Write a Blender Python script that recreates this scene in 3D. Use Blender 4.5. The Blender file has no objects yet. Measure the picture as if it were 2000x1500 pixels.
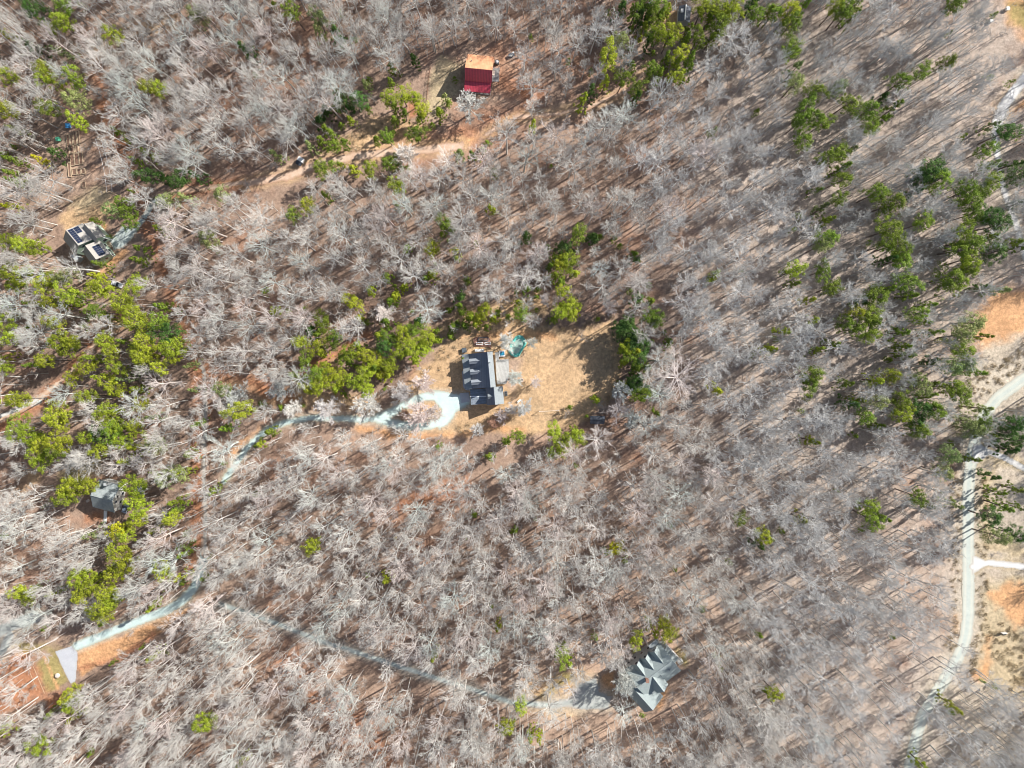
import bpy, math, random
import numpy as np
from math import radians, sin, cos, pi, sqrt, atan2
from mathutils import Vector

# ------------------------------------------------------------------ camera, sky, sun, exposure
SC = bpy.context.scene
COL = SC.collection
H = 250.0                       # flying height in metres
FPX = 1333.33                   # focal length in photo pixels (2000 wide)
TILT = -math.atan(35 / FPX)
cd = bpy.data.cameras.new('camera'); cam = bpy.data.objects.new('camera', cd); COL.objects.link(cam)
cam.location = (0, 0, H); cam.rotation_euler = (TILT, 0, 0)
cd.sensor_width = 36; cd.lens = 36 * FPX / 2000; cd.clip_start = 1; cd.clip_end = 6000
SC.camera = cam

ELEV, AZ = 34.0, 31.0           # sun elevation, direction measured from +X towards +Y
SC.world = bpy.data.worlds.new('World'); SC.world.use_nodes = True
wn = SC.world.node_tree.nodes; wl = SC.world.node_tree.links
sky = wn.new('ShaderNodeTexSky'); sky.sky_type = 'NISHITA'; sky.sun_disc = False
sky.sun_elevation = radians(ELEV); sky.sun_rotation = radians(90 - AZ)
wn['Background'].inputs['Strength'].default_value = 0.08
wl.new(sky.outputs[0], wn['Background'].inputs['Color'])
sd = bpy.data.lights.new('sun', 'SUN'); sd.energy = 5.0; sd.angle = radians(0.5); sd.color = (1.0, 0.97, 0.915)
sun = bpy.data.objects.new('sun', sd); COL.objects.link(sun)
SUNV = Vector((cos(radians(ELEV)) * cos(radians(AZ)), cos(radians(ELEV)) * sin(radians(AZ)), sin(radians(ELEV))))
sun.rotation_euler = SUNV.to_track_quat('Z', 'Y').to_euler(); sun.location = SUNV * 400
SC.view_settings.view_transform = 'Standard'; SC.view_settings.look = 'None'
SC.cycles.pixel_filter_type = 'BLACKMAN_HARRIS'; SC.cycles.filter_width = 1.0
SC.view_settings.gamma = 1; SC.view_settings.exposure = 0.66

# ------------------------------------------------------------------ helpers
RNG = random.Random(7)
NP = np.random.RandomState(7)
_ca, _sa = cos(TILT), sin(TILT)

def P(px, py, z=0.0):
    """photo pixel + height above the ground -> world point"""
    u = (px - 1000) / FPX; v = (750 - py) / FPX
    y = v * _ca + _sa; zz = v * _sa - _ca
    t = (H - z) / (-zz)
    return Vector((u * t, y * t, z))

def PX(x, y, z=0.0):
    """world -> photo pixel (works on arrays)"""
    dz = z - H
    yc = y * _ca + dz * _sa; zc = -y * _sa + dz * _ca
    return 1000 + FPX * x / (-zc), 750 - FPX * yc / (-zc)

def tagit(o, label=None, cat=None, group=None, kind=None):
    if label: o['label'] = label
    if cat: o['category'] = cat
    if group: o['group'] = group
    if kind: o['kind'] = kind
    return o

def thing(name, label, cat, loc=(0, 0, 0), rz=0.0, group=None):
    o = bpy.data.objects.new(name, None); COL.objects.link(o)
    o.location = loc; o.rotation_euler = (0, 0, rz); o.empty_display_size = 0.5
    return tagit(o, label, cat, group)

class MB:
    def __init__(s): s.v = []; s.f = []
    def poly(s, pts):
        b = len(s.v); s.v += [tuple(p) for p in pts]; s.f.append(list(range(b, b + len(pts))))
    def slab(s, pts, t):
        """a polygon given thickness t downwards"""
        n = len(pts); b = len(s.v)
        s.v += [tuple(p) for p in pts]; s.v += [(p[0], p[1], p[2] - t) for p in pts]
        s.f.append(list(range(b, b + n))); s.f.append(list(range(b + 2 * n - 1, b + n - 1, -1)))
        for i in range(n):
            j = (i + 1) % n; s.f.append([b + i, b + n + i, b + n + j, b + j])
    def prism(s, pts, z0, z1):
        s.slab([(p[0], p[1], z1) for p in pts], z1 - z0)
    def box(s, c, d, rz=0.0):
        cx, cy, cz = c; hx, hy, hz = d[0] / 2, d[1] / 2, d[2] / 2
        co, si = cos(rz), sin(rz)
        pts = [(cx + x * co - y * si, cy + x * si + y * co) for x, y in ((-hx, -hy), (hx, -hy), (hx, hy), (-hx, hy))]
        s.prism(pts, cz - hz, cz + hz)
    def tube(s, pts, rads, n=4):
        b0 = None
        for i, p in enumerate(pts):
            p = Vector(p)
            d = (Vector(pts[min(i + 1, len(pts) - 1)]) - Vector(pts[max(i - 1, 0)]))
            if d.length < 1e-6: d = Vector((0, 0, 1))
            d.normalize()
            a = d.cross(Vector((0.13, 0.31, 0.94))) if abs(d.z) < 0.9 else d.cross(Vector((1, 0.1, 0)))
            a.normalize(); c = d.cross(a)
            b = len(s.v)
            for k in range(n):
                t = 2 * pi * k / n
                q = p + (a * cos(t) + c * sin(t)) * rads[i]
                s.v.append((q.x, q.y, q.z))
            if b0 is not None:
                for k in range(n):
                    k2 = (k + 1) % n
                    s.f.append([b0 + k, b0 + k2, b + k2, b + k])
            else: s.f.append(list(range(b + n - 1, b - 1, -1)))
            b0 = b
        s.f.append(list(range(b0, b0 + n)))
    def cyl(s, c, r, h, n=14, r2=None):
        s.tube([c, (c[0], c[1], c[2] + h)], [r, r if r2 is None else r2], n)
    def mesh(s, name, mat, off=(0, 0, 0)):
        m = bpy.data.meshes.new(name)
        v = [(a - off[0], b - off[1], c - off[2]) for a, b, c in s.v] if any(off) else s.v
        m.from_pydata(v, [], s.f); m.materials.append(mat); m.update()
        return m
    def part(s, name, mat, parent, world=True, label=None):
        """a child of `parent`; coordinates are in world space when world is set"""
        root = parent
        off = [0, 0, 0]
        while root is not None:
            off[0] += root.location[0]; off[1] += root.location[1]; off[2] += root.location[2]
            root = root.parent
        o = bpy.data.objects.new(name, s.mesh(name, mat, off if world else (0, 0, 0)))
        COL.objects.link(o); o.parent = parent
        if label: o['label'] = label
        return o
    def top(s, name, mat, **kw):
        o = bpy.data.objects.new(name, s.mesh(name, mat)); COL.objects.link(o)
        return tagit(o, **kw)

# ------------------------------------------------------------------ materials
def nodes(name):
    m = bpy.data.materials.new(name); m.use_nodes = True
    nt = m.node_tree; return m, nt.nodes, nt.links, nt.nodes['Principled BSDF']

def solid(name, col, rough=0.8, var=0.25, scale=1.5, metal=0.0, stripes=None, bump=0.15, spec=0.5):
    """procedural paint / stone / metal with noise; stripes=(angle, period, depth) draws seams"""
    m, N, L, B = nodes(name)
    tc = N.new('ShaderNodeNewGeometry')
    no = N.new('ShaderNodeTexNoise'); no.inputs['Scale'].default_value = scale; no.inputs['Detail'].default_value = 6
    no.inputs['Roughness'].default_value = 0.65
    L.new(tc.outputs['Position'], no.inputs['Vector'])
    ramp = N.new('ShaderNodeValToRGB')
    lo = [c * (1 - var) for c in col]; hi = [min(1, c * (1 + var)) for c in col]
    ramp.color_ramp.elements[0].position = 0.3; ramp.color_ramp.elements[1].position = 0.7
    ramp.color_ramp.elements[0].color = (*lo, 1); ramp.color_ramp.elements[1].color = (*hi, 1)
    L.new(no.outputs['Fac'], ramp.inputs[0])
    out = ramp.outputs[0]
    bp = N.new('ShaderNodeBump'); bp.inputs['Strength'].default_value = bump; bp.inputs['Distance'].default_value = 0.1
    L.new(no.outputs['Fac'], bp.inputs['Height'])
    if stripes:
        ang, per, dep = stripes
        mp = N.new('ShaderNodeVectorRotate'); mp.rotation_type = 'Z_AXIS'; mp.inputs['Angle'].default_value = radians(ang)
        L.new(tc.outputs['Position'], mp.inputs['Vector'])
        w = N.new('ShaderNodeTexWave'); w.wave_type = 'BANDS'; w.bands_direction = 'X'
        w.inputs['Scale'].default_value = 0.314 / per; w.inputs['Distortion'].default_value = 0.0
        L.new(mp.outputs[0], w.inputs['Vector'])
        mx = N.new('ShaderNodeMix'); mx.data_type = 'RGBA'; mx.blend_type = 'MULTIPLY'; mx.inputs['Factor'].default_value = 1
        rr = N.new('ShaderNodeMapRange'); rr.inputs['From Min'].default_value = 0.05; rr.inputs['From Max'].default_value = 0.35
        rr.inputs['To Min'].default_value = 1 - dep; rr.inputs['To Max'].default_value = 1
        L.new(w.outputs['Fac'], rr.inputs['Value']); L.new(out, mx.inputs['A']); L.new(rr.outputs[0], mx.inputs['B'])
        out = mx.outputs['Result']
    L.new(out, B.inputs['Base Color']); L.new(bp.outputs[0], B.inputs['Normal'])
    B.inputs['Roughness'].default_value = rough; B.inputs['Metallic'].default_value = metal
    B.inputs['Specular IOR Level'].default_value = spec
    return m

def tinted(name, rough=0.85, var=0.3, scale=0.6, transl=0.0, bump=0.0, dark=None):
    """base colour comes from the object's own colour, varied from copy to copy"""
    m, N, L, B = nodes(name)
    oi = N.new('ShaderNodeObjectInfo'); g = N.new('ShaderNodeNewGeometry')
    no = N.new('ShaderNodeTexNoise'); no.inputs['Scale'].default_value = scale; no.inputs['Detail'].default_value = 4
    L.new(g.outputs['Position'], no.inputs['Vector'])
    ad = N.new('ShaderNodeMath'); ad.operation = 'MULTIPLY_ADD'
    L.new(oi.outputs['Random'], ad.inputs[0]); ad.inputs[1].default_value = var * 0.8; ad.inputs[2].default_value = 1 - var * 0.4 - var * 0.75
    a2 = N.new('ShaderNodeMath'); a2.operation = 'MULTIPLY_ADD'
    L.new(no.outputs['Fac'], a2.inputs[0]); a2.inputs[1].default_value = var * 1.5; L.new(ad.outputs[0], a2.inputs[2])
    mx = N.new('ShaderNodeVectorMath'); mx.operation = 'SCALE'
    L.new(oi.outputs['Color'], mx.inputs[0]); L.new(a2.outputs[0], mx.inputs['Scale'])
    L.new(mx.outputs[0], B.inputs['Base Color'])
    B.inputs['Roughness'].default_value = rough; B.inputs['Specular IOR Level'].default_value = 0.2
    if transl:
        tr = N.new('ShaderNodeBsdfTranslucent'); L.new(mx.outputs[0], tr.inputs['Color'])
        ms = N.new('ShaderNodeMixShader'); ms.inputs[0].default_value = transl
        L.new(B.outputs[0], ms.inputs[1]); L.new(tr.outputs[0], ms.inputs[2])
        L.new(ms.outputs[0], N['Material Output'].inputs['Surface'])
    return m

M = {}
M['bark_pale'] = tinted('pale_bark', var=0.35, scale=0.35)
M['bark_dark'] = solid('pine_bark', (0.16, 0.12, 0.10), 0.95, 0.3, 2)
M['needles'] = tinted('needles', rough=0.7, var=0.5, scale=0.5, transl=0.22)
M['dark_roof'] = solid('shaded_slate_shingle_roof', (0.13, 0.15, 0.19), 0.6, 0.12, 3, stripes=(0, 0.9, 0.15), spec=0.6)  # on the central house, shade is put into this darker blue-grey
M['dormer_roof'] = solid('dormer_shingle_roof', (0.26, 0.28, 0.31), 0.7, 0.12, 3)
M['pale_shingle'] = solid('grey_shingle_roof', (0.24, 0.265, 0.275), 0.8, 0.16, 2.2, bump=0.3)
M['taupe_shingle'] = solid('taupe_shingle_roof', (0.36, 0.335, 0.30), 0.8, 0.12, 2.2, bump=0.3)
M['sage_shingle'] = solid('sage_grey_roof', (0.275, 0.315, 0.31), 0.8, 0.14, 2.2, bump=0.3)
M['green_shingle'] = solid('weathered_green_roof', (0.27, 0.30, 0.30), 0.8, 0.2, 1.2, bump=0.3)
M['red_roof'] = solid('red_metal_roof', (0.60, 0.075, 0.11), 0.38, 0.12, 1.2, stripes=(5.5, 0.55, 0.35), metal=0.1)
M['sunlit_tone_roof'] = solid('sunlit_tone_metal_roof', (0.85, 0.38, 0.21), 0.35, 0.34, 0.3, stripes=(5.5, 0.55, 0.12), metal=0.1)  # sun glare on the red metal, put into the base colour
M['white_wall'] = solid('white_siding', (0.78, 0.77, 0.73), 0.7, 0.05, 2)
M['sage_wall'] = solid('sage_siding', (0.48, 0.60, 0.48), 0.7, 0.08, 2)
M['log_wall'] = solid('log_wall', (0.24, 0.13, 0.08), 0.8, 0.2, 2)
M['grey_wall'] = solid('grey_siding', (0.46, 0.48, 0.48), 0.8, 0.08, 2)
M['glass'] = solid('window_glass', (0.03, 0.04, 0.06), 0.1, 0.05, 1, bump=0.0)
M['white'] = solid('white_paint', (0.82, 0.82, 0.80), 0.5, 0.04, 2)
M['solar'] = solid('solar_cells', (0.018, 0.026, 0.055), 0.18, 0.1, 1.5, bump=0.0)
M['grey_deck'] = solid('grey_deck_boards', (0.42, 0.41, 0.39), 0.85, 0.2, 2, stripes=(5.5, 0.5, 0.25))
M['slate_deck'] = solid('slate_deck_boards', (0.20, 0.23, 0.27), 0.8, 0.25, 1.2, stripes=(95, 0.6, 0.25))
M['red_deck'] = solid('red_brown_deck', (0.28, 0.15, 0.11), 0.85, 0.25, 2)
M['timber'] = solid('weathered_timber', (0.50, 0.38, 0.26), 0.9, 0.2, 2)
M['soil'] = solid('bed_soil', (0.22, 0.13, 0.09), 0.95, 0.3, 2)
M['concrete'] = solid('pale_concrete', (0.46, 0.47, 0.50), 0.85, 0.1, 0.8)
M['teal'] = solid('teal_tarp', (0.10, 0.42, 0.37), 0.45, 0.45, 1.1, bump=0.6)
M['pond'] = solid('murky_pond', (0.30, 0.42, 0.37), 0.6, 0.3, 0.7)
M['blue'] = solid('blue_plastic', (0.05, 0.24, 0.50), 0.35, 0.2, 1.5)
M['pool_water'] = solid('pool_water', (0.06, 0.34, 0.52), 0.1, 0.1, 1.5)
M['green_plastic'] = solid('mint_plastic', (0.15, 0.62, 0.38), 0.4, 0.1, 2)
M['dark_metal'] = solid('dark_metal', (0.10, 0.12, 0.14), 0.5, 0.2, 2)
M['black_roof'] = solid('black_felt_roof', (0.06, 0.07, 0.09), 0.8, 0.3, 1)
M['car_white'] = solid('white_car_paint', (0.75, 0.76, 0.78), 0.25, 0.03, 2, bump=0)
M['car_blue'] = solid('silver_blue_car_paint', (0.32, 0.38, 0.48), 0.25, 0.05, 2, bump=0)
M['rubber'] = solid('rubber', (0.03, 0.03, 0.03), 0.9, 0.1, 2)
M['yellow'] = solid('yellow_plastic', (0.75, 0.55, 0.12), 0.6, 0.1, 2)
M['stone'] = solid('pale_stone', (0.62, 0.52, 0.44), 0.9, 0.15, 2)
M['wire'] = solid('aluminium_wire', (0.62, 0.64, 0.66), 0.5, 0.05, 2)
M['rust'] = solid('red_clay_tarp', (0.60, 0.24, 0.13), 0.85, 0.2, 2)

# ------------------------------------------------------------------ masks on the ground, in metres
def px_line(pts): return np.array([[*P(x, y)[:2]] for x, y in pts])
MPP = H / FPX                                       # metres per photo pixel

def dist_line(X, Y, pts):
    d = np.full(X.shape, 1e9)
    for (ax, ay), (bx, by) in zip(pts[:-1], pts[1:]):
        vx, vy = bx - ax, by - ay
        t = np.clip(((X - ax) * vx + (Y - ay) * vy) / max(vx * vx + vy * vy, 1e-9), 0, 1)
        d = np.minimum(d, np.hypot(X - ax - t * vx, Y - ay - t * vy))
    return d

def sd_poly(X, Y, pts):
    """signed distance to a polygon, negative inside"""
    n = len(pts); d = dist_line(X, Y, np.vstack([pts, pts[:1]]))
    ins = np.zeros(X.shape, bool)
    for i in range(n):
        x1, y1 = pts[i]; x2, y2 = pts[(i + 1) % n]
        c = ((y1 > Y) != (y2 > Y)) & (X < (x2 - x1) * (Y - y1) / ((y2 - y1) if y2 != y1 else 1e-9) + x1)
        ins ^= c
    return np.where(ins, -d, d)

def vnoise(X, Y, s, seed=0):
    """smooth value noise, 0..1, cell size s metres"""
    x = X / s; y = Y / s
    xi = np.floor(x).astype(np.int64); yi = np.floor(y).astype(np.int64)
    fx = x - xi; fy = y - yi; fx = fx * fx * (3 - 2 * fx); fy = fy * fy * (3 - 2 * fy)
    def h(a, b):
        n = (a * 374761393 + b * 668265263 + seed * 1442695041) & 0x7fffffff
        n = ((n ^ (n >> 13)) * 1274126177) & 0x7fffffff
        return ((n ^ (n >> 16)) & 0xffff) / 65535.0
    return (h(xi, yi) * (1 - fx) + h(xi + 1, yi) * fx) * (1 - fy) + (h(xi, yi + 1) * (1 - fx) + h(xi + 1, yi + 1) * fx) * fy

def fbm(X, Y, s, seed=0):
    return (vnoise(X, Y, s, seed) * 0.5 + vnoise(X, Y, s / 2.1, seed + 1) * 0.3 + vnoise(X, Y, s / 4.3, seed + 2) * 0.2)

# surface colours (real-world base colours)
C_LITTER = (0.290, 0.200, 0.150); C_RED = (0.43, 0.20, 0.11); C_TAN = (0.54, 0.36, 0.205); C_STRAW = (0.47, 0.37, 0.235)
C_BEIGE = (0.50, 0.43, 0.34); C_ORANGE = (0.60, 0.33, 0.165); C_OLIVE = (0.33, 0.27, 0.11); C_GRAVEL = (0.56, 0.60, 0.57)
C_PINK = (0.46, 0.325, 0.24); C_GREYB = (0.45, 0.375, 0.315)

# (colour, 'poly' or 'line', pixel points, half width for lines, softness in metres)
PAINT = [
 (C_BEIGE, 'poly', [(1830, 780), (1900, 690), (2100, 600), (2100, 1600), (1740, 1600), (1780, 1350), (1850, 1240), (1850, 900)], 0, 9),
 (C_GREYB, 'poly', [(1380, -80), (2100, -80), (2100, 700), (1900, 720), (1830, 900), (1830, 1600), (1380, 1600), (1330, 700)], 0, 40),
 (C_PINK, 'poly', [(1000, 1300), (1350, 1000), (1420, 1240), (1300, 1500), (1000, 1500)], 0, 30),
 (C_RED, 'line', [(560, 1300), (760, 1500)], 14, 8), (C_RED, 'line', [(700, 1010), (900, 960)], 10, 8),
 (C_TAN, 'poly', [(790, 750), (845, 700), (872, 655), (925, 632), (985, 640), (1050, 636), (1110, 648), (1200, 630), (1222, 680), (1212, 740), (1195, 775), (1160, 800), (1125, 832), (1040, 850), (960, 845), (880, 855), (800, 848), (790, 800)], 0, 2.2),
 (C_ORANGE, 'line', [(700, 838), (800, 850), (880, 850), (950, 838), (1020, 838)], 5, 2),
 (C_ORANGE, 'line', [(905, 655), (1000, 650), (1080, 655)], 3, 2), (C_PINK, 'poly', [(985, 700), (1020, 695), (1018, 745), (1005, 780), (985, 760)], 0, 3),
 (C_TAN, 'line', [(610, 735), (660, 700), (700, 672)], 8, 2), (C_RED, 'line', [(590, 725), (660, 690), (715, 655)], 8, 2),
 (C_TAN, 'line', [(500, 790), (560, 772), (640, 780), (720, 790)], 12, 4), (C_TAN, 'line', [(430, 745), (500, 755)], 10, 4),
 (C_RED, 'line', [(400, 720), (480, 745), (560, 775)], 12, 5),
 (C_ORANGE, 'line', [(455, 885), (480, 860), (505, 840)], 5, 2),
 (C_TAN, 'poly', [(1000, 590), (1050, 570), (1070, 600), (1010, 640), (850, 650), (900, 610)], 0, 3),
 (C_STRAW, 'poly', [(855, 110), (905, 115), (900, 180), (860, 225), (838, 235), (836, 190), (842, 140)], 0, 2),
 (C_PINK, 'poly', [(900, 95), (1010, 80), (1050, 130), (1040, 200), (960, 210), (905, 185)], 0, 5), (C_RED, 'poly', [(970, 100), (1020, 110), (1030, 190), (975, 180)], 0, 9),
 (C_TAN, 'poly', [(625, 300), (680, 265), (720, 240), (760, 230), (840, 240), (830, 300), (700, 320)], 0, 3),
 (C_RED, 'poly', [(790, 200), (815, 195), (820, 225), (800, 235)], 0, 1.5),
 (C_RED, 'line', [(340, 378), (450, 358), (540, 345)], 9, 4),
 (C_PINK, 'line', [(520, 350), (600, 325), (680, 308), (760, 300), (830, 290), (900, 285)], 16, 4),
 (C_ORANGE, 'line', [(640, 315), (700, 305), (780, 297)], 5, 2.5),
 (C_RED, 'line', [(780, 305), (870, 275), (950, 258), (1020, 215), (1040, 190)], 16, 9),
 (C_ORANGE, 'line', [(905, 280), (950, 258), (985, 240)], 4, 2),
 (C_PINK, 'line', [(1040, 235), (1120, 215), (1200, 190), (1260, 150), (1300, 95), (1320, 40)], 13, 4),
 (C_ORANGE, 'line', [(432, 360), (456, 357)], 3, 1.2),
 (C_TAN, 'poly', [(120, 430), (150, 385), (215, 380), (235, 400), (195, 440), (130, 480)], 0, 3),
 (C_STRAW, 'poly', [(130, 400), (185, 365), (215, 375), (170, 420)], 0, 3),
 (C_ORANGE, 'poly', [(187, 441), (208, 438), (206, 448), (192, 448)], 0, 0.8),
 (C_ORANGE, 'line', [(195, 535), (225, 505), (245, 490)], 5, 1.5),
 (C_PINK, 'poly', [(130, 270), (170, 265), (172, 350), (150, 375), (132, 350)], 0, 3),
 (C_RED, 'line', [(190, 150), (215, 230), (245, 300), (275, 390), (330, 560), (380, 700)], 11, 5),
 (C_RED, 'line', [(0, 832), (60, 800), (110, 760), (160, 700), (200, 650), (240, 620)], 12, 3),
 (C_TAN, 'line', [(205, 645), (240, 625)], 8, 3),
 (C_GRAVEL, 'line', [(-20, 825), (30, 802), (75, 780)], 5, 1.5),
 (C_RED, 'line', [(390, 720), (396, 820), (388, 900), (385, 1000), (388, 1080), (370, 1140)], 13, 4),
 (C_OLIVE, 'poly', [(130, 920), (190, 895), (180, 940), (120, 960)], 0, 4), (C_RED, 'poly', [(165, 1005), (215, 1000), (210, 1020), (170, 1018)], 0, 3),
 (C_ORANGE, 'poly', [(150, 1270), (230, 1245), (330, 1195), (365, 1190), (330, 1225), (250, 1270), (160, 1320), (148, 1300)], 0, 1.2),
 (C_RED, 'line', [(155, 1305), (240, 1285), (300, 1240)], 5, 2),
 (C_OLIVE, 'poly', [(70, 1295), (108, 1275), (135, 1330), (90, 1352)], 0, 1.0),
 (C_RED, 'poly', [(-40, 1290), (60, 1270), (90, 1355), (20, 1390), (-40, 1400)], 0, 3), (C_RED, 'poly', [(90, 1365), (125, 1355), (120, 1375), (95, 1385)], 0, 2),
 (C_OLIVE, 'line', [(40, 1265), (90, 1262), (110, 1275)], 9, 3),
 (C_ORANGE, 'line', [(86, 1282), (100, 1315), (114, 1345)], 2.2, 0.5),
 (C_TAN, 'poly', [(1010, 1345), (1100, 1320), (1160, 1310), (1200, 1330), (1190, 1380), (1080, 1400), (1020, 1390)], 0, 4),
 (C_OLIVE, 'line', [(1060, 1360), (1110, 1325)], 8, 3), (C_ORANGE, 'poly', [(1172, 1312), (1200, 1310), (1200, 1345), (1172, 1350)], 0, 1.0),
 (C_ORANGE, 'poly', [(1265, 1380), (1295, 1345), (1310, 1340), (1290, 1385)], 0, 2), (C_OLIVE, 'line', [(1320, 1270), (1335, 1290)], 8, 2),
 (C_ORANGE, 'poly', [(1925, 580), (1960, 565), (2080, 540), (2080, 680), (1960, 700), (1930, 725), (1915, 700), (1900, 650)], 0, 5),
 (C_BEIGE, 'poly', [(1900, 690), (1990, 650), (2080, 640), (2080, 700), (1930, 770), (1895, 760)], 0, 5),
 (C_STRAW, 'poly', [(1915, 1125), (2090, 1125), (2090, 1370), (1960, 1360), (1905, 1310), (1915, 1200)], 0, 4),
 (C_ORANGE, 'poly', [(1932, 1160), (1960, 1140), (2080, 1150), (2080, 1215), (1985, 1222), (1945, 1190)], 0, 3),
 (C_ORANGE, 'line', [(1870, 1320), (1925, 1318), (1930, 1250)], 6, 3), (C_ORANGE, 'line', [(1868, 1205), (1872, 1240)], 5, 2),
 (C_STRAW, 'line', [(1928, 930), (1925, 1060), (2010, 1075)], 14, 4), (C_STRAW, 'line', [(1990, 860), (1945, 905)], 6, 3),
 (C_ORANGE, 'poly', [(1955, -30), (2080, -30), (2080, 110), (1990, 80)], 0, 5), (C_OLIVE, 'poly', [(1975, 10), (2080, 0), (2080, 80), (1995, 60)], 0, 4),
 (C_ORANGE, 'line', [(1985, 160), (1950, 205), (1935, 240)], 8, 3), (C_ORANGE, 'line', [(2010, 195), (1965, 225)], 6, 2),
 (C_TAN, 'poly', [(1290, 20), (1320, 5), (1325, 45), (1300, 60)], 0, 2),
 (C_PINK, 'line', [(1210, 150), (1245, 130)], 7, 2),
 (C_TAN, 'line', [(340, 35), (310, 50), (260, 60)], 8, 4), (C_TAN, 'line', [(70, 930), (40, 960)], 9, 4),
 (C_STRAW, 'line', [(240, 55), (190, 80)], 6, 4),
]

# ---- gravel, tracks and pads: union of strokes -> one sheet each
def stroke_field(X, Y, strokes):
    f = np.full(X.shape, 1e9)
    for kind, pts, w in strokes:
        q = px_line(pts)
        if kind == 'line': f = np.minimum(f, dist_line(X, Y, q) - w * MPP)
        elif kind == 'poly': f = np.minimum(f, sd_poly(X, Y, q))
        else: f = np.maximum(f, -sd_poly(X, Y, q))          # hole
    return f

def sheet(name, strokes, z, mat, cell=0.35, rag=0.5, label=None, cat=None):
    allp = np.vstack([px_line(s[1]) for s in strokes]); mx = max(s[2] for s in strokes) * MPP + 2
    x0, y0 = allp.min(0) - mx; x1, y1 = allp.max(0) + mx
    nx = int((x1 - x0) / cell); ny = int((y1 - y0) / cell)
    gx = x0 + np.arange(nx + 1) * cell; gy = y0 + np.arange(ny + 1) * cell
    CX, CY = np.meshgrid(gx[:-1] + cell / 2, gy[:-1] + cell / 2, indexing='ij')
    f = stroke_field(CX, CY, strokes) + (fbm(CX, CY, 2.2, 5) - 0.5) * 2 * rag + (vnoise(CX, CY, 0.5, 9) - 0.5) * rag
    on = f < 0
    ii, jj = np.nonzero(on)
    idx = lambda i, j: i * (ny + 1) + j
    q = np.stack([idx(ii, jj), idx(ii + 1, jj), idx(ii + 1, jj + 1), idx(ii, jj + 1)], 1)
    u, inv = np.unique(q.ravel(), return_inverse=True)
    vx = gx[u // (ny + 1)]; vy = gy[u % (ny + 1)]
    me = bpy.data.meshes.new(name)
    me.from_pydata(np.stack([vx, vy, np.full(len(u), z)], 1).tolist(), [], inv.reshape(-1, 4).tolist())
    # distance from the middle of the track, for the wheel ruts and the loose edge
    fv = stroke_field(vx, vy, strokes)
    at = me.attributes.new('edge', 'FLOAT', 'POINT'); at.data.foreach_set('value', fv.astype(np.float32))
    me.materials.append(mat); me.update()
    o = bpy.data.objects.new(name, me); COL.objects.link(o)
    return tagit(o, label, cat, kind='structure')

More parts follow.
